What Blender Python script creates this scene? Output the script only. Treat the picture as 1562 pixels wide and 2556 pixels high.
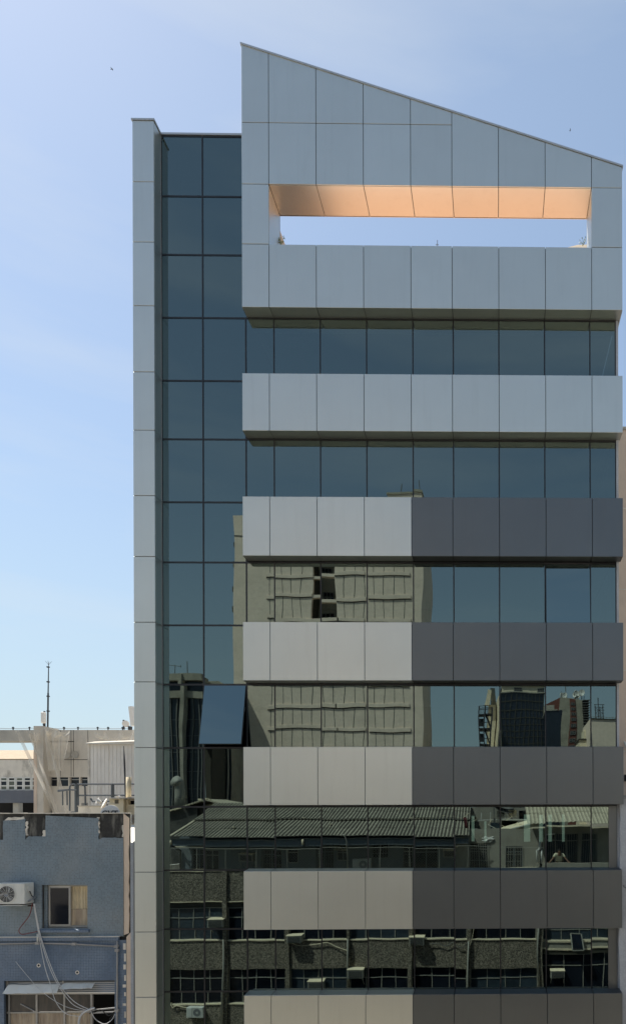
import bpy, bmesh, math, random
import numpy as np
from mathutils import Vector, Matrix
random.seed(7)
R = math.radians
SC = bpy.context.scene
for o in list(bpy.data.objects): bpy.data.objects.remove(o)

# ------------------------------------------------------------------ camera
H = 16.0                      # eye height above the street
CY = -18.0                    # the eye stands 18 m in front of the facade panels
FPX, PPX, PPY = 1692.0, 1259.5, 2059.7
PW, PH = 1562.0, 2556.0
def rot3(y, p, r):
    cy, sy, cp, sp, cr, sr = math.cos(y), math.sin(y), math.cos(p), math.sin(p), math.cos(r), math.sin(r)
    Ry = np.array([[cy,0,sy],[0,1,0],[-sy,0,cy]]); Rx = np.array([[1,0,0],[0,cp,-sp],[0,sp,cp]]); Rz = np.array([[cr,-sr,0],[sr,cr,0],[0,0,1]])
    return Rz @ Rx @ Ry
RM = rot3(R(-0.831), R(0.0275), R(-0.154))
cam = bpy.data.cameras.new('camera'); cam_o = bpy.data.objects.new('camera', cam); SC.collection.objects.link(cam_o)
right = Vector((RM[0,0], RM[0,2], -RM[0,1])); down = Vector((RM[1,0], RM[1,2], -RM[1,1])); fwd = Vector((RM[2,0], RM[2,2], -RM[2,1]))
m3 = Matrix((right, -down, -fwd)).transposed()
cam_o.matrix_world = Matrix.Translation((0, CY, H)) @ m3.to_4x4()
cam.sensor_fit = 'VERTICAL'; cam.sensor_height = 36.0; cam.sensor_width = 36.0*PW/PH
cam.lens = FPX/PH*36.0
cam.shift_x = (PW/2-PPX)/PH; cam.shift_y = (PPY-PH/2)/PH
cam.clip_start = 0.05; cam.clip_end = 3000
SC.camera = cam_o

# ------------------------------------------------------------------ sky, sun, exposure
SUN_D = Vector((-1.30, 1.0, 2.70)).normalized()
SUN_EL = math.asin(SUN_D.z); SUN_AZ = math.atan2(SUN_D.x, SUN_D.y)      # azimuth from +y towards +x
w = bpy.data.worlds.new('World'); SC.world = w; w.use_nodes = True
nt = w.node_tree; bg = nt.nodes['Background']
sky = nt.nodes.new('ShaderNodeTexSky'); sky.sky_type = 'NISHITA'; sky.sun_disc = False
sky.sun_elevation = SUN_EL; sky.sun_rotation = SUN_AZ
sky.air_density = 1.0; sky.dust_density = 0.45; sky.ozone_density = 0.8; sky.altitude = 0
# humid haze: paler towards the horizon, the same all the way round
tcw = nt.nodes.new('ShaderNodeTexCoord'); sep = nt.nodes.new('ShaderNodeSeparateXYZ'); nt.links.new(tcw.outputs['Generated'], sep.inputs[0])
hz = nt.nodes.new('ShaderNodeMapRange'); hz.interpolation_type = 'SMOOTHERSTEP'
hz.inputs[1].default_value = -.12; hz.inputs[2].default_value = .62; hz.inputs[3].default_value = .92; hz.inputs[4].default_value = .24; nt.links.new(sep.outputs[2], hz.inputs[0])
mxw = nt.nodes.new('ShaderNodeMix'); mxw.data_type = 'RGBA'; nt.links.new(hz.outputs[0], mxw.inputs['Factor']); nt.links.new(sky.outputs[0], mxw.inputs['A'])
mxw.inputs['B'].default_value = (3.35, 4.15, 4.45, 1)
# faint high streaks of cirrus
mpw = nt.nodes.new('ShaderNodeMapping'); mpw.inputs['Rotation'].default_value = (.12, .10, .5); mpw.inputs['Scale'].default_value = (1.1, 1.1, 7.0); nt.links.new(tcw.outputs['Generated'], mpw.inputs[0])
nzw = nt.nodes.new('ShaderNodeTexNoise'); nzw.inputs['Scale'].default_value = 1.6; nzw.inputs['Detail'].default_value = 6; nzw.inputs['Roughness'].default_value = .5; nt.links.new(mpw.outputs[0], nzw.inputs['Vector'])
cr_ = nt.nodes.new('ShaderNodeMapRange'); cr_.inputs[1].default_value = .50; cr_.inputs[2].default_value = .78; cr_.inputs[3].default_value = 0; cr_.inputs[4].default_value = .38; nt.links.new(nzw.outputs['Fac'], cr_.inputs[0])
mxc = nt.nodes.new('ShaderNodeMix'); mxc.data_type = 'RGBA'; nt.links.new(cr_.outputs[0], mxc.inputs['Factor']); nt.links.new(mxw.outputs['Result'], mxc.inputs['A']); mxc.inputs['B'].default_value = (4.6, 4.9, 5.1, 1)
nt.links.new(mxc.outputs['Result'], bg.inputs['Color']); bg.inputs['Strength'].default_value = 0.10
sun = bpy.data.lights.new('sun', 'SUN'); sun.energy = 5.0; sun.angle = R(0.53); sun.color = (1.0, 0.95, 0.86)
sun_o = bpy.data.objects.new('sun', sun); SC.collection.objects.link(sun_o)
sun_o.rotation_euler = (-SUN_D).to_track_quat('-Z', 'Y').to_euler(); sun_o.location = (-30, 20, 70)
SC.view_settings.view_transform = 'Standard'; SC.view_settings.look = 'None'
SC.view_settings.exposure = 0.75; SC.view_settings.gamma = 1.0; SC.view_settings.use_curve_mapping = False
SC.render.engine = 'CYCLES'
SC.cycles.max_bounces = 8; SC.cycles.diffuse_bounces = 4; SC.cycles.glossy_bounces = 5; SC.cycles.transparent_max_bounces = 16
SC.cycles.use_denoising = True
SC.cycles.caustics_reflective = True

# ------------------------------------------------------------------ helpers
GY = 0.39                                  # plane of the glass
def at(u, v, y):
    """point of the world plane y=const that stands at this direction"""
    c = np.array([(u-PPX)/FPX, (v-PPY)/FPX, 1.0]); P = RM.T @ c
    s = (y-CY)/P[2]
    return Vector((P[0]*s, y, H-P[1]*s))
def mir(u, v, y):
    """same for a place seen in the glass: y is the real (street side) plane"""
    p = at(u, v, 2*GY-y); return Vector((p.x, y, p.z))
def X(u, v, y): return at(u, v, y).x
def Z(u, v, y): return at(u, v, y).z
def MX(u, v, y): return mir(u, v, y).x
def MZ(u, v, y): return mir(u, v, y).z

def tag(o, label=None, cat=None, group=None, kind=None):
    if label: o['label'] = label
    if cat: o['category'] = cat
    if group: o['group'] = group
    if kind: o['kind'] = kind
    return o
def thing(name, label, cat, loc=(0,0,0), group=None):
    o = bpy.data.objects.new(name, None); o.empty_display_size = .2; SC.collection.objects.link(o); o.location = loc
    return tag(o, label, cat, group)
def adopt(o, parent):
    o.parent = parent
    if parent.type == 'EMPTY' and not parent.get('_local'): o.matrix_parent_inverse = Matrix.Translation(-Vector(parent.location))
def children(o): return [c for c in bpy.data.objects if c.parent == o]
def copy_thing(root, loc, label, rotz=0.0, scale=None):
    n = root.copy(); SC.collection.objects.link(n); n.location = loc; n.rotation_euler = (0,0,rotz); n['label'] = label
    if scale: n.scale = scale
    for c in KIDS[root.name]:
        d = c.copy(); SC.collection.objects.link(d); d.parent = n
        for g in KIDS.get(c.name, []):
            e = g.copy(); SC.collection.objects.link(e); e.parent = d
    return n
KIDS = {}

class MB:
    def __init__(s): s.v = []; s.f = []
    def add(s, vs, fs):
        n = len(s.v); s.v += [tuple(p) for p in vs]; s.f += [tuple(i+n for i in f) for f in fs]; return s
    def box(s, x0, x1, y0, y1, z0, z1):
        if x0 > x1: x0, x1 = x1, x0
        if y0 > y1: y0, y1 = y1, y0
        if z0 > z1: z0, z1 = z1, z0
        return s.add([(x0,y0,z0),(x1,y0,z0),(x1,y1,z0),(x0,y1,z0),(x0,y0,z1),(x1,y0,z1),(x1,y1,z1),(x0,y1,z1)],
                     [(0,3,2,1),(4,5,6,7),(0,1,5,4),(1,2,6,5),(2,3,7,6),(3,0,4,7)])
    def prism(s, poly, y0, y1):            # poly in (x,z), counter-clockwise seen from -y
        n = len(poly)
        return s.add([(x,y0,z) for x,z in poly]+[(x,y1,z) for x,z in poly],
                     [tuple(range(n)), tuple(range(2*n-1, n-1, -1))]+[(i, i+n, (i+1)%n+n, (i+1)%n) for i in range(n)])
    def hexa(s, p):                        # 8 corners: bottom 4 ccw, top 4 ccw
        return s.add(p, [(0,3,2,1),(4,5,6,7),(0,1,5,4),(1,2,6,5),(2,3,7,6),(3,0,4,7)])
    def bar(s, a, b, w, h=None, up=(0,0,1)):
        a, b = Vector(a), Vector(b); h = h or w; d = (b-a).normalized(); up = Vector(up)
        if abs(d.dot(up)) > .98: up = Vector((1,0,0))
        sd = d.cross(up).normalized(); u2 = sd.cross(d).normalized()
        c = [(-w/2,-h/2),(w/2,-h/2),(w/2,h/2),(-w/2,h/2)]
        return s.add([p+sd*i+u2*j for p in (a,b) for i,j in c], [(3,2,1,0),(4,5,6,7),(0,1,5,4),(1,2,6,5),(2,3,7,6),(3,0,4,7)])
    def tube(s, pts, r, n=6, caps=True):
        pts = [Vector(p) for p in pts]; rings = []; rr = r if isinstance(r, (list,tuple)) else [r]*len(pts)
        prev = None
        for i, p in enumerate(pts):
            d = (pts[min(i+1,len(pts)-1)]-pts[max(i-1,0)]).normalized()
            if prev is None:
                prev = d.cross(Vector((0,0,1)) if abs(d.z) < .9 else Vector((1,0,0))).normalized()
            prev = (prev - d*prev.dot(d)).normalized(); q = d.cross(prev)
            rings.append([p+(prev*math.cos(2*math.pi*k/n)+q*math.sin(2*math.pi*k/n))*rr[i] for k in range(n)])
        vs = [v for g in rings for v in g]
        fs = [(i*n+k, i*n+(k+1)%n, (i+1)*n+(k+1)%n, (i+1)*n+k) for i in range(len(pts)-1) for k in range(n)]
        if caps: fs += [tuple(range(n-1,-1,-1)), tuple((len(pts)-1)*n+k for k in range(n))]
        return s.add(vs, fs)
    def disc(s, c, nrm, r, n=20, depth=0.0, rin=0.0):       # dish / ring / disc
        c = Vector(c); nrm = Vector(nrm).normalized(); a = nrm.orthogonal().normalized(); b = nrm.cross(a)
        rg = [rin, r*.55, r] if rin == 0 else [rin, r]
        vs = []; fs = []
        for q in rg:
            for k in range(n):
                t = 2*math.pi*k/n; vs.append(c+(a*math.cos(t)+b*math.sin(t))*max(q,1e-4)+nrm*depth*(q/r)**2)
        for i in range(len(rg)-1):
            for k in range(n): fs.append((i*n+k, i*n+(k+1)%n, (i+1)*n+(k+1)%n, (i+1)*n+k))
        return s.add(vs, fs)
    def build(s, name, mat, parent=None, smooth=False, kind=None, label=None, cat=None, group=None, bevel=0, solid=0):
        me = bpy.data.meshes.new(name); me.from_pydata(s.v, [], s.f); me.update()
        if smooth: me.polygons.foreach_set('use_smooth', [True]*len(me.polygons))
        me.materials.append(mat)
        o = bpy.data.objects.new(name, me); SC.collection.objects.link(o)
        if parent is not None: adopt(o, parent); KIDS.setdefault(parent.name, []).append(o)
        if bevel:
            b = o.modifiers.new('bevel', 'BEVEL'); b.width = bevel; b.segments = 1; b.limit_method = 'ANGLE'
        if solid:
            b = o.modifiers.new('solid', 'SOLIDIFY'); b.thickness = solid; b.offset = 0
        return tag(o, label, cat, group, kind)
def box(name, mat, parent, *a, **k): return MB().box(*a).build(name, mat, parent, **k)

def holes(mb, x0, x1, z0, z1, y0, y1, hs):
    """a wall slab in the xz plane with rectangular openings"""
    xs = sorted({x0, x1, *[min(max(h[0],x0),x1) for h in hs], *[min(max(h[1],x0),x1) for h in hs]})
    zs = sorted({z0, z1, *[min(max(h[2],z0),z1) for h in hs], *[min(max(h[3],z0),z1) for h in hs]})
    def solid(i, j):
        if i < 0 or j < 0 or i >= len(xs)-1 or j >= len(zs)-1: return False
        cx, cz = (xs[i]+xs[i+1])/2, (zs[j]+zs[j+1])/2
        return not any(h[0] < cx < h[1] and h[2] < cz < h[3] for h in hs)
    if y0 > y1: y0, y1 = y1, y0
    for i in range(len(xs)-1):
        for j in range(len(zs)-1):
            if not solid(i, j): continue
            a, b, c, d = xs[i], xs[i+1], zs[j], zs[j+1]
            vs = [(a,y0,c),(b,y0,c),(b,y1,c),(a,y1,c),(a,y0,d),(b,y0,d),(b,y1,d),(a,y1,d)]
            fs = [(0,1,5,4),(2,3,7,6)]
            if not solid(i, j-1): fs.append((0,3,2,1))
            if not solid(i, j+1): fs.append((4,5,6,7))
            if not solid(i+1, j): fs.append((1,2,6,5))
            if not solid(i-1, j): fs.append((3,0,4,7))
            mb.add(vs, fs)
    return mb

# ------------------------------------------------------------------ materials
def mat(name, col, rough=.7, metal=0.0, var=0.12, scale=1.5, fine=0.0, fscale=40, bump=0.0, bscale=30, obj_var=0.0,
        dirt=None, dirt_amt=0.0, dscale=(1,1,1), dthr=(.5,.7), spec=.5, emit=None, coat=0):
    m = bpy.data.materials.new(name); m.use_nodes = True; n = m.node_tree; L = n.links.new
    p = n.nodes['Principled BSDF']; p.inputs['Roughness'].default_value = rough; p.inputs['Metallic'].default_value = metal
    p.inputs['Specular IOR Level'].default_value = spec
    if coat: p.inputs['Coat Weight'].default_value = coat; p.inputs['Coat Roughness'].default_value = .15
    tc = n.nodes.new('ShaderNodeTexCoord')
    def noise(sc, det=5, rgh=.6, src=None):
        t = n.nodes.new('ShaderNodeTexNoise'); t.inputs['Scale'].default_value = sc; t.inputs['Detail'].default_value = det; t.inputs['Roughness'].default_value = rgh
        L((src or tc.outputs['Object']), t.inputs['Vector']); return t.outputs['Fac']
    def mrange(x, a, b, c, d):
        r = n.nodes.new('ShaderNodeMapRange'); r.inputs[1].default_value = a; r.inputs[2].default_value = b; r.inputs[3].default_value = c; r.inputs[4].default_value = d
        L(x, r.inputs[0]); return r.outputs[0]
    def mul(a, b):
        q = n.nodes.new('ShaderNodeMath'); q.operation = 'MULTIPLY'; L(a, q.inputs[0]); L(b, q.inputs[1]); return q.outputs[0]
    fac = mrange(noise(scale), .25, .75, 1-var, 1+var)
    if fine: fac = mul(fac, mrange(noise(fscale, 3, .7), .3, .7, 1-fine, 1+fine))
    if obj_var:
        oi = n.nodes.new('ShaderNodeObjectInfo'); fac = mul(fac, mrange(oi.outputs['Random'], 0, 1, 1-obj_var, 1+obj_var))
    vm = n.nodes.new('ShaderNodeVectorMath'); vm.operation = 'SCALE'; vm.inputs[0].default_value = col; L(fac, vm.inputs['Scale'])
    out = vm.outputs[0]
    if dirt:
        mp = n.nodes.new('ShaderNodeMapping'); mp.inputs['Scale'].default_value = dscale; L(tc.outputs['Object'], mp.inputs[0])
        k = mrange(noise(1.0, 7, .65, mp.outputs[0]), dthr[0], dthr[1], 0, dirt_amt)
        mx = n.nodes.new('ShaderNodeMix'); mx.data_type = 'RGBA'; L(k, mx.inputs['Factor']); L(out, mx.inputs['A']); mx.inputs['B'].default_value = (*dirt, 1)
        out = mx.outputs['Result']
    L(out, p.inputs['Base Color'])
    if bump:
        bn = n.nodes.new('ShaderNodeBump'); bn.inputs['Strength'].default_value = bump; bn.inputs['Distance'].default_value = .01
        L(noise(bscale, 4), bn.inputs['Height']); L(bn.outputs[0], p.inputs['Normal'])
    if emit: p.inputs['Emission Color'].default_value = (*emit[0], 1); p.inputs['Emission Strength'].default_value = emit[1]
    return m

M = {}
M['panel'] = mat('silver_panel', (.565,.585,.558), .40, .93, var=.03, scale=.8, obj_var=.028, bump=.012, bscale=.9, dirt=(.34,.34,.31), dirt_amt=.12, dscale=(5,5,.35), dthr=(.52,.75))
M['panel_dark'] = mat('graphite_panel', (.134,.145,.153), .40, .85, var=.04, scale=.8, obj_var=.03, bump=.012, bscale=.9, dirt=(.12,.12,.12), dirt_amt=.2, dscale=(5,5,.35), dthr=(.52,.75))
M['joint'] = mat('dark_joint', (.02,.021,.022), .8)
M['flash'] = mat('coping_metal', (.42,.44,.46), .4, .6, var=.06)
M['mullion'] = mat('black_aluminium', (.018,.02,.024), .35, .3)
M['dark'] = mat('unlit_interior', (.012,.012,.013), .9)
M['terracotta'] = mat('terracotta_deck', (.58,.29,.155), .8, var=.12, scale=3, fine=.1, fscale=30)
M['white_metal'] = mat('white_painted_metal', (.62,.62,.58), .45, .0, var=.05, dirt=(.3,.27,.22), dirt_amt=.35, dscale=(3,3,1))
M['grey_metal'] = mat('grey_metal', (.25,.26,.27), .5, .6, var=.08)
M['dark_metal'] = mat('dark_metal', (.05,.05,.055), .6, .3)
M['black'] = mat('black_rubber', (.015,.015,.016), .7)
M['concrete'] = mat('weathered_concrete', (.47,.44,.38), .9, var=.14, scale=1.2, fine=.06, fscale=25, bump=.3, bscale=18, dirt=(.20,.19,.17), dirt_amt=.55, dscale=(1.2,1.2,.45), dthr=(.48,.72))
M['concrete_wall'] = mat('pale_concrete', (.58,.53,.45), .9, var=.1, scale=1.0, fine=.05, fscale=25, bump=.2, bscale=18, dirt=(.30,.28,.25), dirt_amt=.6, dscale=(1.1,1.1,.4), dthr=(.50,.75))
M['plaster'] = mat('stained_plaster', (.68,.63,.55), .9, var=.1, scale=1.5, fine=.05, bump=.2, bscale=20, dirt=(.22,.20,.17), dirt_amt=.7, dscale=(1.5,1.5,.8), dthr=(.52,.68))
M['beige'] = mat('beige_render', (.66,.53,.42), .9, var=.06, scale=1.0, fine=.04, bump=.15, bscale=25, dirt=(.35,.28,.22), dirt_amt=.4, dscale=(1,1,.5), dthr=(.52,.75))
M['cream'] = mat('cream_paint', (.78,.68,.48), .85, var=.08, scale=2, bump=.15, bscale=20, dirt=(.30,.22,.13), dirt_amt=.6, dscale=(2,2,1), dthr=(.52,.7))
M['shed'] = mat('white_sheet', (.76,.72,.66), .6, var=.05, scale=1, dirt=(.45,.40,.34), dirt_amt=.5, dscale=(2,2,.6), dthr=(.5,.75))
M['graystucco'] = mat('grey_rough_render', (.36,.38,.41), .95, var=.1, scale=2, fine=.14, fscale=30, bump=.9, bscale=22, dirt=(.2,.2,.2), dirt_amt=.5, dscale=(2,2,.6), dthr=(.5,.75))
M['bluegray'] = mat('blue_grey_paint', (.11,.12,.145), .7, var=.1, dirt=(.2,.2,.2), dirt_amt=.3)
M['stain'] = mat('black_stained_mortar', (.035,.034,.032), .95, var=.3, scale=3, fine=.25, fscale=14, bump=.6, bscale=20, dirt=(.26,.25,.22), dirt_amt=.75, dscale=(5,5,1.1), dthr=(.52,.74))
M['roof_tile'] = mat('clay_roof', (.36,.28,.19), .9, var=.15, scale=4, fine=.2, fscale=20)
M['curtain'] = mat('gold_curtain', (.68,.58,.40), .8, var=.15, scale=3, dirt=(.42,.35,.24), dirt_amt=.6, dscale=(9,9,.7), dthr=(.45,.65))
M['curtain_dim'] = mat('brown_curtain', (.34,.27,.20), .8, var=.2, scale=3, dirt=(.55,.46,.33), dirt_amt=.7, dscale=(6,6,.5), dthr=(.5,.62))
M['alu'] = mat('aluminium_frame', (.34,.33,.31), .5, .5, var=.1)
M['red_cable'] = mat('red_cable', (.16,.025,.025), .6)
M['white_cable'] = mat('white_cable', (.55,.55,.55), .6)
M['pvc'] = mat('pipe_plastic', (.30,.29,.28), .6, var=.2)
M['leaf'] = mat('leaf_green', (.16,.20,.05), .6, var=.3, scale=20)
M['bird'] = mat('bird_feather', (.03,.03,.035), .8)
M['asphalt'] = mat('asphalt', (.07,.068,.064), .9, fine=.2, fscale=60)
M['pave'] = mat('pavement_stone', (.44,.41,.36), .9, fine=.1)
M['ground'] = mat('ground_soil', (.22,.19,.155), .95)
# street-side (seen in the glass)
M['bounce_cream'] = mat('bounce_wall_cream', (.70,.63,.54), .9, var=.1, scale=.6, dirt=(.4,.33,.25), dirt_amt=.5, dscale=(.7,.7,.3))  # pale tone of unseen walls, put in to bounce sunlight onto the lower bands
M['tower'] = mat('tower_render', (.78,.65,.52), .9, var=.08, scale=.35, fine=.08, fscale=3, bump=.15, bscale=4, dirt=(.54,.46,.37), dirt_amt=.5, dscale=(.3,.3,.9), dthr=(.5,.72))
M['tower_line'] = mat('tower_joint', (.10,.10,.09), .9)
M['tconc'] = mat('old_tower_concrete', (.36,.33,.26), .9, var=.2, scale=.7, fine=.1, fscale=4, dirt=(.16,.15,.12), dirt_amt=.6, dscale=(.8,.8,.5), dthr=(.5,.7))
M['tglass'] = mat('tower_dark_glass', (.02,.026,.04), .12, .0, var=.3, scale=.5, obj_var=.3, spec=.5)
M['tbar'] = mat('tower_mullion', (.14,.14,.13), .6)
M['brick'] = mat('brick_red_strip', (.16,.06,.045), .9, var=.2)
M['granite'] = mat('pebble_dash', (.15,.13,.10), .95, var=.1, scale=1.5, fine=.3, fscale=17, bump=.6, bscale=26)
M['granite_p'] = mat('pebble_dash_pilaster', (.15,.13,.10), .95, var=.1, scale=1.5, fine=.3, fscale=17, bump=.6, bscale=26)
M['sill'] = mat('pale_sill', (.74,.64,.46), .85, var=.15)
M['lintel'] = mat('dark_trim_and_shade', (.07,.065,.05), .9)  # near-black tone for dark trim, also carries the painted lintel shadow
M['veranda_wall'] = mat('veranda_blue_grey', (.15,.175,.19), .85, var=.12, scale=1.5, dirt=(.12,.12,.11), dirt_amt=.5, dscale=(2,2,.8), dthr=(.5,.75))
M['veranda_white'] = mat('veranda_cream', (.33,.31,.26), .85, var=.12, scale=1.5, dirt=(.2,.18,.14), dirt_amt=.5, dscale=(2,2,.8), dthr=(.5,.75))
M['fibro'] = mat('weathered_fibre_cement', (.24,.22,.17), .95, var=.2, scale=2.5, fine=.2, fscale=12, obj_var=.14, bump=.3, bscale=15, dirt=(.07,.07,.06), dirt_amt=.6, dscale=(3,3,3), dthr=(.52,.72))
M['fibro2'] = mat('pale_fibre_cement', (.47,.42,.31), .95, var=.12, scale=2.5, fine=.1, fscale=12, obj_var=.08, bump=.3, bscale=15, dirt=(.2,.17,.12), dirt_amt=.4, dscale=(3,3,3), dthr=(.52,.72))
M['win'] = mat('opposite_window_glass', (.010,.013,.020), .06, 0, var=.3, scale=1, obj_var=.4, spec=.3)
M['win_b'] = mat('opposite_window_blue', (.035,.05,.065), .12, 0, var=.3, obj_var=.3, spec=.6)
M['blind'] = mat('hanging_blind', (.16,.15,.12), .9)
M['grimy'] = mat('grimy_glass', (.035,.033,.03), .25, 0, var=.4, scale=3, dirt=(.16,.12,.09), dirt_amt=.5, dscale=(6,6,.8), dthr=(.5,.75))
M['greywin'] = mat('grey_green_glass', (.09,.10,.075), .2, obj_var=.3)
M['frame_pale'] = mat('pale_window_frame', (.30,.29,.25), .6, var=.15)
M['darkwall'] = mat('damp_black_wall', (.06,.06,.055), .95, var=.4, scale=1, fine=.2, fscale=8, dirt=(.14,.13,.11), dirt_amt=.6, dscale=(1,1,1), dthr=(.5,.7))
M['skin'] = mat('skin', (.22,.12,.075), .6); M['shirt'] = mat('pale_shirt', (.62,.58,.42), .85, var=.1); M['hair'] = mat('black_hair', (.012,.01,.009), .7); M['trousers'] = mat('dark_trousers', (.03,.035,.05), .85)

def glass_mat():
    m = bpy.data.materials.new('coated_glass'); m.use_nodes = True; n = m.node_tree; n.nodes.clear(); L = n.links.new
    o = n.nodes.new('ShaderNodeOutputMaterial'); g = n.nodes.new('ShaderNodeBsdfGlossy'); g.inputs['Roughness'].default_value = 0.0
    g.inputs['Color'].default_value = (.145,.186,.182,1)
    t = n.nodes.new('ShaderNodeBsdfTransparent'); t.inputs['Color'].default_value = (.10,.13,.125,1)
    a = n.nodes.new('ShaderNodeAddShader'); L(g.outputs[0], a.inputs[0]); L(t.outputs[0], a.inputs[1]); L(a.outputs[0], o.inputs[0])
    return m
M['glass'] = glass_mat()
def chips(m):
    n = m.node_tree; L = n.links.new; p = n.nodes['Principled BSDF']; src = p.inputs['Base Color'].links[0].from_socket
    tc = n.nodes.new('ShaderNodeTexCoord'); v = n.nodes.new('ShaderNodeTexVoronoi'); v.inputs['Scale'].default_value = 23; v.inputs['Randomness'].default_value = 1; L(tc.outputs['Object'], v.inputs['Vector'])
    sp = n.nodes.new('ShaderNodeSeparateColor'); L(v.outputs['Color'], sp.inputs[0])
    r = n.nodes.new('ShaderNodeMapRange'); r.inputs[1].default_value = .25; r.inputs[2].default_value = .95; r.inputs[3].default_value = .6; r.inputs[4].default_value = 2.3; L(sp.outputs[0], r.inputs[0])
    pw = n.nodes.new('ShaderNodeVectorMath'); pw.operation = 'SCALE'; L(src, pw.inputs[0]); L(r.outputs[0], pw.inputs['Scale']); L(pw.outputs[0], p.inputs['Base Color'])
def groove_shade(m, pitch, lo, hi):          # roof stripes painted by wave phase: shaded troughs darkened, lit crests lightened
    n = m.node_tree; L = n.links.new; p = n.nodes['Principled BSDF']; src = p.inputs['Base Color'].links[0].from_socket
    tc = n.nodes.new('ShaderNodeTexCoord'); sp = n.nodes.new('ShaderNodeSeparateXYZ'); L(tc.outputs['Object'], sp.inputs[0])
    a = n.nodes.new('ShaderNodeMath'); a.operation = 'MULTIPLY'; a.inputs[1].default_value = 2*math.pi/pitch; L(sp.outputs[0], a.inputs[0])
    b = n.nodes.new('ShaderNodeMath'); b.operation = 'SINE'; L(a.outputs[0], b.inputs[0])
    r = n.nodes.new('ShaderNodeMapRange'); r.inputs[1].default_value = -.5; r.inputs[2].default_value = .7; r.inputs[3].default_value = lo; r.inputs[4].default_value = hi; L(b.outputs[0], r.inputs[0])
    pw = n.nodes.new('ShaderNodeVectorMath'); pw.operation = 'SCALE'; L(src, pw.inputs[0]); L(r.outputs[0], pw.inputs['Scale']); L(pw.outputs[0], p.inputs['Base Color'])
groove_shade(M['fibro'], .2, .22, 1.25); groove_shade(M['fibro2'], .2, .7, 1.05)
chips(M['granite']); chips(M['granite_p'])
def net_mat():
    m = mat('beige_net', (.72,.66,.56), .9, var=.1); n = m.node_tree; L = n.links.new
    p = n.nodes['Principled BSDF']; p.inputs['Alpha'].default_value = 1
    tc = n.nodes.new('ShaderNodeTexCoord'); t = n.nodes.new('ShaderNodeTexNoise'); t.inputs['Scale'].default_value = .6; L(tc.outputs['Object'], t.inputs[0])
    r = n.nodes.new('ShaderNodeMapRange'); r.inputs[1].default_value = .3; r.inputs[2].default_value = .7; r.inputs[3].default_value = .38; r.inputs[4].default_value = .62
    L(t.outputs['Fac'], r.inputs[0]); L(r.outputs[0], p.inputs['Alpha']); return m
M['net'] = net_mat()
def tile_mat(name, col, grout, c2):
    m = mat(name, col, .45, 0, var=.14, scale=.9, fine=.05, fscale=30, dirt=c2, dirt_amt=.6, dscale=(.9,.9,.7), dthr=(.45,.75))
    n = m.node_tree; L = n.links.new; p = n.nodes['Principled BSDF']; src = p.inputs['Base Color'].links[0].from_socket
    tc = n.nodes.new('ShaderNodeTexCoord'); mp = n.nodes.new('ShaderNodeMapping'); mp.inputs['Rotation'].default_value = (R(90),0,0); L(tc.outputs['Object'], mp.inputs[0])
    b = n.nodes.new('ShaderNodeTexBrick'); b.offset = 0; b.inputs['Scale'].default_value = 1; b.inputs['Brick Width'].default_value = .042; b.inputs['Row Height'].default_value = .042
    b.inputs['Mortar Size'].default_value = .0045; b.inputs['Mortar Smooth'].default_value = .3; L(mp.outputs[0], b.inputs['Vector'])
    b.inputs['Color1'].default_value = (.85,.85,.85,1); b.inputs['Color2'].default_value = (1.15,1.15,1.15,1); b.inputs['Mortar'].default_value = (1,1,1,1)
    mm = n.nodes.new('ShaderNodeMix'); mm.data_type = 'RGBA'; mm.blend_type = 'MULTIPLY'; mm.inputs['Factor'].default_value = 1; L(src, mm.inputs['A']); L(b.outputs['Color'], mm.inputs['B'])
    t = n.nodes.new('ShaderNodeTexNoise'); t.inputs['Scale'].default_value = 1.4; t.inputs['Detail'].default_value = 4; L(tc.outputs['Object'], t.inputs[0])
    r = n.nodes.new('ShaderNodeMapRange'); r.inputs[1].default_value = .38; r.inputs[2].default_value = .68; r.inputs[3].default_value = .12; r.inputs[4].default_value = .75; L(t.outputs['Fac'], r.inputs[0])
    k = n.nodes.new('ShaderNodeMath'); k.operation = 'MULTIPLY'; L(b.outputs['Fac'], k.inputs[0]); L(r.outputs[0], k.inputs[1])
    mx = n.nodes.new('ShaderNodeMix'); mx.data_type = 'RGBA'; L(k.outputs[0], mx.inputs['Factor']); L(mm.outputs['Result'], mx.inputs['A']); mx.inputs['B'].default_value = (*grout, 1)
    L(mx.outputs['Result'], p.inputs['Base Color']); return m
M['tile'] = tile_mat('blue_grey_mosaic', (.135,.178,.212), (.28,.34,.39), (.24,.25,.25))
M['tile2'] = tile_mat('deep_blue_mosaic', (.075,.115,.18), (.27,.34,.42), (.17,.20,.25))

# ================================================================== SETTING
def sheet(name, m, x0, x1, y0, y1, z):
    return MB().add([(x0,y0,z),(x1,y0,z),(x1,y1,z),(x0,y1,z)], [(0,1,2,3)]).build(name, m, kind='structure')
sheet('ground', M['ground'], -900, 900, -900, 900, -.02)
sheet('road', M['asphalt'], -200, 200, -13.5, -3.5, -.012)
MB().box(-200, 200, -3.5, 0.0, -.015, .13).build('pavement', M['pave'], kind='structure')
MB().box(-200, 200, -17.0, -13.5, -.015, .13).build('pavement', M['pave'], kind='structure')

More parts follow.
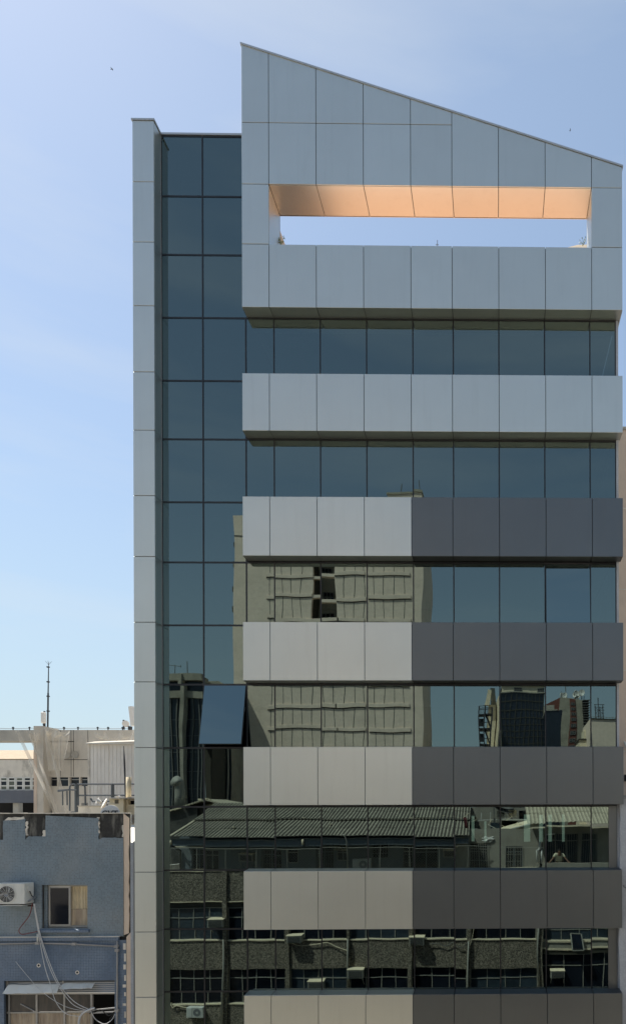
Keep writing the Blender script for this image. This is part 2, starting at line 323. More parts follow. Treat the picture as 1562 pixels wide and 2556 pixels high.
# ================================================================== THE OFFICE BUILDING
B = thing('office_building', 'office building of silver and graphite panels with dark mirror glass and a slanted top', 'building', (-2, 6, 0))
J = [-6.64, -5.924, -4.682, -3.437, -2.19, -1.10, .135, 1.372, 2.603, 3.424]
zz = lambda z: H+z
T1, A1, B1, C1 = zz(18.564), zz(16.939), zz(15.357), zz(13.688)
bands = [(11.951,10.428),(8.697,7.124),(5.382,3.827),(2.079,.531),(-1.203,-2.762),(-4.486,-6.04),(-7.75,-9.3)]
G = .0068                                  # half a joint
TH = .03
slope0, slope1 = at(604, 108, 0), at(1553, 414.5, 0)
def top_z(x): return slope0.z + (slope1.z-slope0.z)*(x-slope0.x)/(slope1.x-slope0.x)
DP = .935
def panel(x0, x1, z0, z1, m='panel', y=0.0, name='facade_panel'):
    jy = random.uniform(-.0015,.0015)
    return box(name, M[m], B, x0+G, x1-G, y+jy, y+TH, z0+G, z1-G, bevel=.004)
def panel_poly(poly, m='panel', y=0.0):
    cx = sum(p[0] for p in poly)/len(poly); cz = sum(p[1] for p in poly)/len(poly)
    q = [(x+(G if x < cx else -G), z+(G if z < cz else -G)) for x, z in poly]
    return MB().prism(q, y, y+TH).build('facade_panel', M[m], B, bevel=.004)
# --- slanted head frame
for i in range(9):
    a, b = J[i], J[i+1]
    lo = T1 if i < 5 else A1
    if i < 5: panel(a, b, A1, T1)
    panel_poly([(a, lo), (b, lo), (b, top_z(b)-.03), (a, top_z(a)-.03)])
    if i in (0, 8): panel(a, b, B1, A1)
    panel(a, b, C1, B1)
s = .031
sub = MB()                                   # dark carrier behind the panels, so that joints read dark
sub.prism([(J[0]+s, A1+.06), (J[9]-s, A1+.06), (J[9]-s, top_z(J[9])-.08), (J[0]+s, top_z(J[0])-.08)], s, DP-s)
sub.box(J[0]+s, J[1]-s, s, DP-s, C1+s, A1+.06); sub.box(J[8]+s, J[9]-s, s, DP-s, C1+s, A1+.06)
sub.box(J[1]-s, J[8]+s, s, DP-s, C1+s, B1-s)
sub.build('carrier_wall', M['joint'], B)
for i in range(1, 8):                        # panels under the head of the opening
    box('soffit_panel', M['panel'], B, J[i]+G, J[i+1]-G, TH+.002, DP, A1+.0, A1+TH, bevel=.003)
    box('sill_panel', M['panel'], B, J[i]+G, J[i+1]-G, TH+.002, DP, B1-TH, B1, bevel=.003)
box('reveal_panel', M['panel'], B, J[1]-TH, J[1], TH+.002, DP, B1+G, A1-G); box('reveal_panel', M['panel'], B, J[8], J[8]+TH, TH+.002, DP, B1+G, A1-G)
box('side_panel', M['panel'], B, J[0], J[0]+TH, TH+.002, DP, C1+G, T1-G)
MB().prism([(J[0],T1+G),(J[0]+TH,T1+G),(J[0]+TH,top_z(J[0])-.04),(J[0],top_z(J[0])-.04)], TH+.002, DP).build('side_panel', M['panel'], B)
box('side_panel', M['panel'], B, J[9]-TH, J[9], TH+.002, DP, C1+G, top_z(J[9])-.05)
MB().prism([(J[0], B1), (J[9], B1), (J[9], top_z(J[9])-.04), (J[0], top_z(J[0])-.04)], 0, .001)   # (outline only, not built)
bk = MB(); bk.prism([(J[0], A1), (J[9], A1), (J[9], top_z(J[9])-.04), (J[0], top_z(J[0])-.04)], DP-.02, DP+.01)
bk.box(J[0], J[1], DP-.02, DP+.01, C1, A1); bk.box(J[8], J[9], DP-.02, DP+.01, C1, A1); bk.box(J[1], J[8], DP-.02, DP+.01, C1, B1); bk.build('rear_cladding', M['panel'], B)
e = .02
MB().hexa([(J[0]-e,-e,top_z(J[0])-.035),(J[9]+e,-e,top_z(J[9])-.035),(J[9]+e,DP+e,top_z(J[9])-.035),(J[0]-e,DP+e,top_z(J[0])-.035),
           (J[0]-e,-e,top_z(J[0])+.01),(J[9]+e,-e,top_z(J[9])+.01),(J[9]+e,DP+e,top_z(J[9])+.01),(J[0]-e,DP+e,top_z(J[0])+.01)]).build('roof_coping', M['flash'], B)
# underside of the head frame down to the first glass row
for i in range(9):
    a, b = J[i], J[i+1]
    box('soffit_panel', M['panel'], B, a+G, b-G, TH+.002, GY-.012, C1+.012, C1+.012+TH)
# --- projecting bands
for k, (zt, zb) in enumerate(bands):
    t, b_ = zz(zt), zz(zb)
    for i in range(9):
        a, b = J[i], J[i+1]
        if i == 8 and k >= 4: b -= .045
        mm = 'panel_dark' if (i >= 4 and k >= 1) else 'panel'
        panel(a, b, b_, t, mm)
        box('soffit_panel', M[mm], B, a+G, b-G, TH+.002, GY-.012, b_+.012, b_+.012+TH)
        MB().hexa([(a+G,TH+.002,t-.035),(b-G,TH+.002,t-.035),(b-G,GY-.012,t+.005),(a+G,GY-.012,t+.005),
                   (a+G,TH+.002,t-.008),(b-G,TH+.002,t-.008),(b-G,GY-.012,t+.042),(a+G,GY-.012,t+.042)]).build('top_flashing', M[mm], B)
    c = MB().box(J[0]+.004, J[9]-.05, s, GY+.25, b_+.045, t-.06); c.build('carrier_wall', M['joint'], B)
    box('end_panel', M['panel'], B, J[0], J[0]+.003, TH+.002, GY-.012, b_+G, t-G)

# --- glass: rows of the curtain wall
tv = [341, 491, 637, 794, 951, 1097, 1254, 1404, 1561, 1709, 1867, 2014, 2172, 2319, 2475, 2622, 2778]
TZ = [Z(509, v, GY) for v in tv]
XL = X(403, 900, GY)-.01; X1 = X(509, 1600, GY); X2 = X(616, 1600, GY)
XR = 3.30
MX_ = [XL, X1, X2] + J[1:9] + [XR]
mw = .018
def pane(x0, x1, z0, z1, tilt=1.0, name='window_pane', seed=None, amp=1.0):
    rnd = random.Random(seed if seed is not None else random.random())
    n = 9; w_, h_ = x1-x0, z1-z0; cx, cz = (x0+x1)/2, (z0+z1)/2
    ax, az = rnd.gauss(0,.00045)*tilt, rnd.gauss(0,.0006)*tilt
    ph = [rnd.uniform(0, 6.28) for _ in range(6)]
    A = .00017*amp*rnd.uniform(.6,1.3)
    vs = []; fs = []
    for j in range(n+1):
        for i in range(n+1):
            x = x0+w_*i/n; z = z0+h_*j/n
            d = ax*(x-cx)+az*(z-cz)
            d += A*(math.sin(2.9*x+ph[0])*1.3+math.sin(4.6*z+ph[1])+.6*math.sin(6*x+3*z+ph[2])) + .00025*amp*((2*(z-cz)/h_)**2)*math.sin(ph[3])*1.2 + .0002*amp*((2*(x-cx)/w_)**2)*math.sin(ph[4])
            vs.append((x, GY+d, z))
    for j in range(n):
        for i in range(n):
            q = j*(n+1)+i; fs.append((q, q+1, q+n+2, q+n+1))
    o = MB().add(vs, fs).build(name, M['glass'], B, smooth=True); return o
open_left, open_right = None, None
for r in range(len(TZ)-1):
    zt, zb = TZ[r], TZ[r+1]
    cols = range(len(MX_)-1) if (r >= 3) else range(2)
    for c in cols:
        spandrel = r % 2 == 0 and r >= 4
        if spandrel and c >= 2: continue
        x0, x1 = MX_[c]+mw, MX_[c+1]-mw
        if r < 3 and c == 1: x1 = J[0]-.002
        if spandrel and c == 1: x1 = MX_[2]-mw
        z0, z1 = zb+.025, zt-.025
        if r == 9 and c == 1: open_left = (x0, x1, z0, z1); continue
        if r == 7 and c == 9: open_right = (x0, x1, z0, z1); continue
        pane(x0, x1, z0, z1, seed=r*31+c, amp=1.9 if c >= 2 else 1.1)
# bars
for xx in (X1, X2):
    top = TZ[0] if xx == X1 else TZ[3]
    box('mullion', M['mullion'], B, xx-mw, xx+mw, GY-.014, GY+.05, 0, top)
box('mullion', M['mullion'], B, XL-.03, XL+.012, GY-.014, GY+.05, 0, TZ[0])
for r in range(3, len(TZ)-1, 2):
    for xx in J[1:9]: box('mullion', M['mullion'], B, xx-.015, xx+.015, GY-.012, GY+.05, TZ[r+1]-.05, TZ[r]+.03)
    box('mullion', M['mullion'], B, XR-.02, XR+.03, GY-.014, GY+.05, TZ[r+1]-.05, TZ[r]+.03)
    box('transom', M['mullion'], B, X2+mw, XR-.02, GY-.010, GY+.045, TZ[r]-.022, TZ[r]+.03)
    box('transom', M['mullion'], B, X2+mw, XR-.02, GY-.010, GY+.045, TZ[r+1]-.06, TZ[r+1]+.022)
for r, z in enumerate(TZ):
    xe = J[0]-.002 if r < 3 else X2-mw
    box('transom', M['mullion'], B, XL+.012, X1-mw, GY-.010, GY+.045, z-.022, z+.022); box('transom', M['mullion'], B, X1+mw, xe, GY-.010, GY+.045, z-.022, z+.022)
box('roof_coping', M['flash'], B, XL-.02, J[0]-.004, GY-.03, GY+.30, TZ[0]+.024, TZ[0]+.075)
# blank graphite insert at the right end of the two lowest window rows
for r, u0 in ((11, 1518), (13, 1516)):
    box('infill_panel', M['panel_dark'], B, X(u0, 2100, GY-.02), XR-.005, GY-.035, GY-.02, TZ[r+1]+.02, TZ[r]-.0)
# body: dark rooms behind the glass, side walls, floors, roof deck
for r in range(4, len(TZ)-1, 2):
    box('floor_slab', M['dark'], B, XL, XR, GY+.3, 9.5, TZ[r+1]+.25, TZ[r]-.25)
box('wall', M['graystucco'], B, XR+.01, XR+.07, GY-.02, 12, 0, C1)
box('wall', M['dark'], B, XL-.12, XL-.03, GY+.10, 12, 0, TZ[0])
box('wall', M['plaster'], B, XL-.10, XR, 12.0, 12.2, 0, TZ[3])
box('wall', M['dark'], B, XL-.03, XR+.009, 5.2, 5.3, 0, TZ[3]+.059)
box('wall', M['dark'], B, XL-.03, J[0], 1.6, 1.8, TZ[3], TZ[0]-.035)
box('wall', M['concrete'], B, J[0]+.05, J[0]+.2, DP+.02, 5.0, C1, T1-.6)
box('roof_deck', M['terracotta'], B, J[0]+.2, XR-.05, DP+.012, 12.0, B1-.55, B1-.40)
box('roof', M['dark'], B, XL, J[0]-.01, GY+.06, 1.59, TZ[0]-.1, TZ[0]-.03)
box('roof', M['concrete'], B, XL, J[0], 1.81, 5.0, TZ[0]-.1, TZ[0]-.03)
box('ceiling', M['dark'], B, XL, XR+.009, GY+.055, 11.99, TZ[3]+.06, TZ[3]+.2)

# --- left pier
PX0, PX1 = X(332, 900, 0), X(386.2, 900, 0)
PT = Z(330, 296, 0)
pv = [296, 453.5, 604, 763, 928, 1073.5, 1237, 1389, 1553, 1702, 1866, 2014, 2177, 2326.5, 2489.5, 2640, 2800]
for i in range(len(pv)-1):
    z1 = Z(360, pv[i], 0)-(.05 if i == 0 else 0); z0 = Z(360, pv[i+1], 0)
    panel(PX0, PX1, z0, z1)
    box('return_panel', M['panel'], B, PX1-TH, PX1-.001, TH+.002, GY-.03, z0+G, z1-G)
    box('return_panel', M['panel'], B, PX0, PX0+TH, TH+.002, GY+.3, z0+G, z1-G)
box('carrier_wall', M['joint'], B, PX0+s, PX1-s, s, GY+.2, 0, PT-.06)
box('roof_coping', M['flash'], B, PX0-.02, PX1+.02, -.02, GY+.35, PT-.045, PT)
box('corner_trim', M['grey_metal'], B, PX1+.0, PX1+.014, GY-.028, GY-.014, 0, PT-.06)

# --- open sashes
def sash(x0, x1, z0, z1, ang, lab):
    hinge = Vector((0, GY-.02, z1)); Rx = Matrix.Rotation(-ang, 3, 'X')
    def tr(mb):
        mb.v = [tuple(hinge + Rx @ (Vector(p)-hinge)) for p in mb.v]; return mb
    f = MB(); t = .03
    for a in ((x0,x1,z1-t,z1),(x0,x1,z0,z0+t),(x0,x0+t,z0+t,z1-t),(x1-t,x1,z0+t,z1-t)): f.box(a[0],a[1],GY-.02,GY+.03,a[2],a[3])
    fo = tr(f).build('open_window', M['mullion'], B, label=lab)
    n = 8; g = MB(); vs = []; fs = []
    for j in range(n+1):
        for i in range(n+1):
            x = x0+.008+(x1-x0-.016)*i/n; z = z0+.008+(z1-z0-.016)*j/n
            vs.append((x, GY-.024+.0002*math.sin(3*x+2*z), z))
    for j in range(n):
        for i in range(n): q = j*(n+1)+i; fs.append((q,q+1,q+n+2,q+n+1))
    tr(g.add(vs, fs)).build('pane', M['glass_shut'], fo, smooth=True)
    for xx in (x0+.04, x1-.04):
        zc = (z0+z1)/2; low = hinge + Rx @ (Vector((xx, GY, zc-.25))-hinge)
        MB().bar((xx, GY+.03, zc+.25), tuple(low), .02, .012).build('stay_arm', M['grey_metal'], fo)
m2 = M['glass'].copy(); m2.name = 'coated_glass_sash'; m2.node_tree.nodes['Transparent BSDF'].inputs['Color'].default_value = (0,0,0,1); M['glass_shut'] = m2; m2.node_tree.nodes['Glossy BSDF'].inputs['Color'].default_value = (.165,.215,.215,1)
sash(*open_left, R(12.4), 'top hung window swung far open'); sash(*open_right, R(3.6), 'top hung window slightly ajar')
for (x0,x1,z0,z1) in (open_left, open_right):
    fr = MB()
    for a in ((x0-.02,x1+.02,z1,z1+.025),(x0-.02,x1+.02,z0-.025,z0+.0)): fr.box(a[0],a[1],GY-.016,GY+.04,a[2],a[3])
    fr.build('window_frame', M['dark_metal'], B)
# glowing strips stand in for daylight at rear windows, seen through the lowest glass
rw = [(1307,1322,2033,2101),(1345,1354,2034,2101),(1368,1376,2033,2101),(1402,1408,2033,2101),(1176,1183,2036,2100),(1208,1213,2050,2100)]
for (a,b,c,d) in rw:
    p, q = at(a, d, 5.1), at(b, c, 5.1); box('rear_window', mat('rear_window_glow', (.5,.55,.5), .5, emit=((.62,.78,.62), .5)) if 'rearw' not in M else M['rearw'], B, p.x, q.x, 5.1, 5.18, p.z, q.z)
    M['rearw'] = bpy.data.materials['rear_window_glow']

# ================================================================== RIGHT NEIGHBOURS
nb = thing('tower_block', 'beige rendered tower block rising behind the right edge of the office building', 'building', (9, 8, 0))
bt = Z(1555, 1073.5, 3.0)
holes(MB(), 3.62, 16, 0, bt, 3.0, 3.3, []).build('wall', M['beige'], nb)
box('wall', M['beige'], nb, 3.62, 3.9, 3.301, 14, 0, bt-.01)
for v in (1268, 1470, 1672, 1874): 
    zc = Z(1555, v, 3.0); box('string_course', M['plaster'], nb, 3.6, 16, 2.985, 3.0-.001, zc-.03, zc+.0)
box('parapet_cap', M['concrete'], nb, 3.58, 16, 2.95, 3.35, bt, bt+.08)
MB().tube([at(1556,1850,2.9), at(1563,1866,2.9), at(1575,1872,2.9)], .03).build('pipe', M['white_metal'], nb)
box('air_vent', M['dark'], nb, X(1557,1940,2.97), X(1580,1940,2.97), 2.9, 2.984, Z(1560,1950,2.97), Z(1560,1934,2.97))
rn = thing('neighbour_wall', 'grey rough rendered party wall at the lower right edge beside the graphite bands', 'wall', (5, 2, 0))
rb = Z(1556, 1990, .22); mbw = MB(); xs0 = X(1545, 2200, .22); poly = []
n = 60
for i in range(n+1):
    z = rb*i/n; poly.append((xs0+random.uniform(-.012,.014)+.02*math.sin(z*1.3), z))
poly = [(9,0),(9,rb-.4),(6,rb-.05),(xs0+.2,rb)] + poly[::-1]
MB().prism(poly, .22, 2.6).build('wall', M['graystucco'], rn)
MB().tube([at(1553+3*math.sin(i*1.3)+i*1.2, 2210+i*1.0, .205) for i in range(9)], .006, 4).build('crack', M['dark'], rn)
box('metal_flashing', M['grey_metal'], rn, X(1556,1990,.1), 9, .12, .6, rb+.004, rb+.05)

# ================================================================== BLUE TILED HOUSE, lower left
BY = .30
bx = lambda u, y=BY: X(u, 2300, y)
bz = lambda v, y=BY: Z(150, v, y)
bl = thing('tiled_house', 'old blue mosaic tiled house with black stained patches along its parapet', 'building', (-12, 3, 0))
xl = -19.0
ct = bz(2031)
wz0, wz1, wx0, wx1 = bz(2317), bz(2209), bx(105), bx(219)          # the sliding window
sz0, sz1, sx0, sx1 = bz(2640), bz(2447), bx(12), bx(288)           # the workshop window below
led = bz(2338)
holes(MB(), xl, bx(322), 0, ct, BY+.035, BY+.10, [(wx0,wx1,wz0,wz1),(sx0,sx1,sz0,sz1)]).build('wall', M['stain'], bl)
def ragged(x0, z0, x1, z1, amp=.02, step=.07):
    n = max(2, int(math.hypot(x1-x0, z1-z0)/step)); return [(x0+(x1-x0)*i/n+random.uniform(-amp,amp)*(abs(z1-z0)>abs(x1-x0)), z0+(z1-z0)*i/n+random.uniform(-amp,amp)*(abs(x1-x0)>=abs(z1-z0))) for i in range(n)]
# upper cladding in strips so that the missing mosaic really is missing
def clad(poly, m='tile', name='mosaic_cladding'): MB().prism(poly, BY, BY+.034).build(name, M[m], bl)
z_b = bz(2094); z_c = bz(2088); z_d = bz(2091.5)
rr = bx(309)
row = wz1
holes(MB(), xl, rr, led, z_b-.02, BY, BY+.034, [(wx0,wx1,wz0,wz1)]).build('mosaic_cladding', M['tile'], bl)
clad([(bx(9), z_b-.02)] + [(bx(64), z_b-.02)] + ragged(bx(64), z_b-.02, bx(64), bz(2046)) + ragged(bx(64), bz(2046), bx(9), bz(2048)) + ragged(bx(9), bz(2048), bx(9), z_b-.02, .01))
clad([(bx(64)+.001, z_b-.02), (bx(115), z_b-.02), (bx(115), z_c)] + ragged(bx(115), z_c, bx(64)+.02, z_c, .012))
clad([(bx(115)+.001, z_b-.02), (bx(247), z_b-.02)] + ragged(bx(247), z_b-.02, bx(246), ct-.05, .018) + [(bx(115)+.001, ct-.05)] + ragged(bx(115)+.001, ct-.05, bx(115)+.001, z_b-.02, .006)[1:])
clad([(bx(247)+.02, z_b-.02), (rr, z_b-.02), (rr, z_d)] + ragged(rr, z_d, bx(247)+.03, z_d, .012))
clad([(xl, z_b-.02), (-14.2, z_b-.02), (-14.2, ct-.05), (xl, ct-.05)])
for (a,b,c,d) in ((305,309,2060,2090),(64,70,2050,2085),(244,249,2040,2080),(108,116,2072,2092)):   # pale mortar edges
    mm = MB(); x0, x1, z1, z0 = bx(a), bx(b), bz(c), bz(d)
    mm.prism([(x0,z0),(x1,z0)]+ragged(x1,z0,x1,z1,.02,.05)+[(x1,z1)]+ragged(x0,z1,x0,z0,.03,.05), BY+.012, BY+.0345).build('mortar_patch', M['plaster'], bl)
MB().prism([(bx(13),bz(2047))]+ragged(bx(13),bz(2047),bx(62),bz(2045),.01)+[(bx(62),bz(2045))]+ragged(bx(60),bz(2038),bx(14),bz(2042),.018), BY+.005, BY+.034).build('mortar_patch', M['plaster'], bl)
n = 40; cp = MB()
for i in range(n):                                                  # uneven coping
    a = xl+(bx(322)-xl)*i/n; b = xl+(bx(322)-xl)*(i+1)/n; h = random.uniform(-.006,.008)
    cp.box(a+.004, b, BY-.02, BY+.14, ct, ct+.025+h)
cp.build('parapet_coping', M['plaster'], bl)
edge = [(rr+.004, bz(2335))] + [(bx(322), bz(2330))] + ragged(bx(322), bz(2328), bx(322), ct-.001, .012, .12) + [(rr+.004, ct-.001)]
MB().prism(edge, BY+.004, BY+.033).build('corner_plaster', M['beige'], bl)
box('corner_plaster', M['tile'], bl, bx(303), rr+.003, BY-.012, BY-.001, led+.02, bz(2092))
# ledge and lower cladding
box('ledge', M['tile2'], bl, xl, bx(300), BY-.09, BY-.001, bz(2347), led)
box('ledge_cap', M['plaster'], bl, xl, bx(302), BY-.105, BY-.0, led+.001, led+.014)
lowr = bx(316)
holes(MB(), xl, lowr, 0, bz(2347)-.002, BY-.03, BY+.033, [(sx0,sx1,sz0,sz1)]).build('mosaic_cladding', M['tile2'], bl)
for i in range(9):
    v = 2360+i*24+random.uniform(-6,6); box('chipped_edge', M['plaster'], bl, bx(310+random.uniform(-2,3)), lowr+.004, BY-.034, BY-.0301, bz(v+random.uniform(5,20)), bz(v))
zig = [(bx(317),0),(bx(340),0),(bx(338.5), bz(2338)),(bx(333),bz(2327)),(bx(329),bz(2326)),(bx(320),bz(2336)),(bx(317),bz(2340))]
MB().prism(zig, BY-.02, BY+.3).build('corner_plaster', M['beige'], bl)
box('side_wall', M['plaster'], bl, bx(306), bx(318), BY+.101, BY+.2, 0, ct-.02)
box('inner_wall', M['dark'], bl, xl, -11.3, 2.6, 2.7, 0, ct-.1)
box('roof_slab', M['concrete'], bl, xl, -14.9, BY+.101, 9, ct-.35, ct-.2)
for u, v in ((99,2409),(195,2427)):
    MB().disc((bx(u), BY-.033, bz(v)), (0,-1,0), .055, 10, 0, .03).build('pipe_hole_ring', M['plaster'], bl); MB().disc((bx(u), BY-.032, bz(v)), (0,-1,0), .03, 10).build('pipe_hole', M['black'], bl)
# sliding window
wf = MB(); t = .035
for a in ((wx0+.09,wx1,wz1-.05,wz1),(wx0+.09,wx1,wz0,wz0+.05),(wx0+.09,wx0+.09+t,wz0+.05,wz1-.05),(wx1-t*.3,wx1,wz0+.05,wz1-.05)): wf.box(a[0],a[1],BY+.13,BY+.19,a[2],a[3])
wn = wf.build('window', M['alu'], bl)
box('reveal', M['tile'], bl, wx0+.0, wx0+.088, BY+.10, BY+.2, wz0, wz1)
mid = bx(172)
sf = MB(); a0, a1 = bx(118), mid
for a in ((a0,a1,wz1-.09,wz1-.05),(a0,a1,wz0+.05,wz0+.09),(a0,a0+.035,wz0+.09,wz1-.09),(a1-.05,a1,wz0+.09,wz1-.09)): sf.box(a[0],a[1],BY+.085,BY+.125,a[2],a[3])
o = sf.build('sash', M['alu'], wn)
box('pane', M['win'], wn, a0+.035, a1-.05, BY+.10, BY+.106, wz0+.09, wz1-.09)
def cloth(x0, x1, z0, z1, y, m, par, name='curtain', amp=.02, waves=7):
    nx = 40; vs = []; fs = []
    for j in range(2):
        for i in range(nx+1):
            x = x0+(x1-x0)*i/nx; vs.append((x, y+amp*math.sin(waves*2*math.pi*i/nx+.6*math.sin(i*.7)), z0 if j == 0 else z1))
    for i in range(nx): fs.append((i, i+1, nx+2+i, nx+1+i))
    return MB().add(vs, fs).build(name, M[m], par, smooth=True)
box('pane', M['thin'] if 'thin' in M else M['win'], wn, mid+.02, wx1-.012, BY+.15, BY+.156, wz0+.05, wz1-.05) if False else None
cloth(mid-.10, wx1-.01, bz(2272), wz1-.05, BY+.24, 'curtain', wn); box('frosted_panel', M['curtain_dim'], wn, mid-.08, wx1-.01, BY+.2, BY+.21, wz0+.05, bz(2272))
ws = MB().hexa([(wx0-.08,BY-.09,wz0-.1),(wx1+.07,BY-.09,wz0-.1),(wx1+.05,BY+.12,wz0-.09),(wx0-.06,BY+.12,wz0-.09),(wx0-.08,BY-.09,wz0-.04),(wx1+.07,BY-.09,wz0-.04),(wx1+.05,BY+.12,wz0-.001),(wx0-.06,BY+.12,wz0-.001)])
ws.build('window_sill', M['tile2'], bl)
# workshop window: louvre strip, bent sheets, panes
wk = MB(); lz = bz(2481)
for u in (15, 84, 153.5, 221): wk.box(bx(u), bx(u)+.05, BY+.08, BY+.14, sz0, lz)
for v in (2482, 2529): wk.box(sx0, sx1 if v < 2500 else bx(221), BY+.075, BY+.135, bz(v+2), bz(v-1.5))
wk.box(bx(153), bx(156), BY+.05, BY+.12, lz, sz1); wk.box(sx0, sx0+.05, BY+.05, BY+.12, lz, sz1)
ww = wk.build('window', M['alu'], bl, label='workshop window with louvres and grimy panes')
for i in range(6):
    z = lz+.03+(sz1-lz-.04)*i/6; MB().hexa([(sx0+.06,BY+.06,z-.015),(sx1,BY+.06,z-.015),(sx1,BY+.09,z+.02),(sx0+.06,BY+.09,z+.02),(sx0+.06,BY+.055,z),(sx1,BY+.055,z),(sx1,BY+.085,z+.045),(sx0+.06,BY+.085,z+.045)]).build('slat', M['grey_metal'], ww)
def bent(u0, u1, v0, v1, n, name):
    vs = []; fs = []
    for j in range(4):
        for i in range(n+1):
            q = i/n; y = BY+.03-.05*j-.01*math.sin(q*9); z = bz(v0+(v1-v0)*j/3)+.008*math.sin(q*7+j)
            vs.append((bx(u0+(u1-u0)*q)-.03*j*(1-q)*.5, y, z))
    for j in range(3):
        for i in range(n): k = j*(n+1)+i; fs.append((k,k+1,k+n+2,k+n+1))
    MB().add(vs, fs).build(name, M['white_metal'], ww, solid=.006)
bent(19, 76, 2458, 2477, 6, 'awning_sheet'); bent(77, 149, 2457, 2476, 6, 'awning_sheet'); bent(158, 213, 2455, 2466, 6, 'awning_sheet'); bent(214, 236, 2455, 2464.5, 3, 'awning_sheet')
for (u0,u1) in ((19,84),(89,153),(158,220)):
    box('pane', M['grimy'] if 'grimy' in M else M['win'], ww, bx(u0), bx(u1), BY+.10, BY+.106, bz(2527), bz(2484))
    cloth(bx(u0), bx(u1), sz0, bz(2531), BY+.12, 'curtain_dim', ww, 'curtain', .012, 5)
MB().bar((bx(46),BY+.09,bz(2507)),(bx(82),BY+.09,bz(2526)),.04,.02).build('brace', M['pvc'], ww)
for (a,b) in (((226,2523),(287,2517)),((224,2530),(286,2527))): MB().bar((bx(a[0]),BY+.02,bz(a[1])),(bx(b[0]),BY+.02,bz(b[1])),.05,.03).build('brace', M['pvc'], ww)
# pipes of the house front
def pipe(name, pts, r, m, par, y=BY-.08, n=6, **k): return MB().tube([at(p[0], p[1], p[2] if len(p) > 2 else y) for p in pts], r, n).build(name, M[m], par, smooth=True, **k)
pipe('conduit', [(-60,2357),(0,2356),(93,2354)], .022, 'pvc', bl); pipe('conduit', [(96,2354),(180,2356),(292,2362)], .022, 'pvc', bl)
pipe('conduit', [(293,2349),(293,2440),(292.5,2560),(292,2640)], .024, 'pvc', bl); pipe('conduit', [(95,2331),(95.5,2352)], .026, 'white_metal', bl)
for u, v in ((95,2354),(186,2356),(291,2362),(293,2372),(292.5,2522)): p = at(u, v, BY-.08); box('pipe_joint', M['pvc'], bl, p.x-.05, p.x+.05, BY-.115, BY-.045, p.z-.035, p.z+.035)
# air conditioner hanging left of the window
AY = BY-.42
ac = thing('air_conditioner', 'white split air conditioner outdoor unit bracketed left of the sliding window on blue tiles', 'air conditioner', tuple(at(30, 2258, BY-.2)), 'air conditioners')
ax0, ax1, az0, az1 = X(-14,2230,AY), X(62,2230,AY), Z(30,2257,AY), Z(30,2205,AY)
box('housing', M['white_metal'], ac, ax0, ax1, AY, BY-.05, az0, az1, bevel=.012)
fc = Vector((X(18.5,2232,AY), AY-.012, Z(18.5,2232,AY)))
MB().disc(fc+Vector((0,.009,0)), (0,-1,0), .215, 24).build('fan_recess', M['dark_metal'], ac)
hub = MB().disc(fc, (0,-1,0), .06, 14, .02); hub.build('fan_hub', M['grey_metal'], ac)
for k in range(3):
    b = MB(); pts = []
    a0 = k*2*math.pi/3+.5
    for q in range(5):
        r0 = .05+.035*q; pts.append((fc.x+r0*math.cos(a0+q*.16), fc.y+.002, fc.z+r0*math.sin(a0+q*.16)))
    for q in range(5): r0 = .19-.035*q; pts.append((fc.x+r0*math.cos(a0+.95-q*.08), fc.y+.005, fc.z+r0*math.sin(a0+.95-q*.08)))
    b.add(pts, [tuple(range(10))]).build('fan_blade', M['grey_metal'], ac, solid=.003)
gr = MB()
for q in range(1, 7): gr.tube([(fc.x+.036*q*math.cos(t*math.pi/12), fc.y-.004, fc.z+.036*q*math.sin(t*math.pi/12)) for t in range(25)], .0022 if q < 6 else .008, 3, False)
for q in range(12): gr.bar((fc.x+.05*math.cos(q*math.pi/6), fc.y-.004, fc.z+.05*math.sin(q*math.pi/6)), (fc.x+.216*math.cos(q*math.pi/6), fc.y-.004, fc.z+.216*math.sin(q*math.pi/6)), .004)
gr.build('fan_grille', M['white_metal'], ac)
sx = ax1+.002
box('service_cover', M['white_metal'], ac, ax1+.001, ax1+.03, AY+.1, AY+.2, az0+.32, az0+.47, bevel=.006)
MB().tube([(sx+.03,AY+.15,az0+.33),(sx+.05,AY+.2,az0+.2),(sx+.05,AY+.3,az0+.14)], .012).build('hose', M['black'], ac)
MB().tube([(sx,AY+.12,az0+.06),(sx+.07,AY+.2,az0+.10),(sx+.06,AY+.34,az0+.17)], .022).build('valve', M['grey_metal'], ac)
for q in (ax0+.15, ax1-.1): MB().bar((q,AY+.0,az0-.02),(q,BY-.001,az0-.02),.035).build('bracket', M['dark_metal'], ac)
box('tray', M['white_metal'], ac, ax0, ax1-.02, AY-.03, BY-.03, az0-.04, az0-.028)
box('pipe_recess', M['black'], bl, bx(72), bx(84), BY-.03, BY-.001, bz(2262), bz(2208))
def wire(name, pts, r, m, label, y=BY-.12):
    P = [at(p[0], p[1], p[2] if len(p) > 2 else y) for p in pts]; Q = []
    for i in range(len(P)-1):                                     # Catmull-Rom
        p0, p1, p2, p3 = P[max(i-1,0)], P[i], P[i+1], P[min(i+2,len(P)-1)]
        for k in range(6):
            t = k/6; Q.append(.5*((2*p1)+(p2-p0)*t+(2*p0-5*p1+4*p2-p3)*t*t+(3*p1-p0-3*p2+p3)*t*t*t))
    Q.append(P[-1]); return tag(MB().tube(Q, r, 5).build(name, M[m], None, smooth=True), label, 'cable')
wire('cable', [(82,2254,BY-.25),(74,2285),(54,2312),(48,2324),(56,2332),(75,2329),(94,2325)], .011, 'red_cable', 'thin red cable looping down below the air conditioner on the blue tiles')
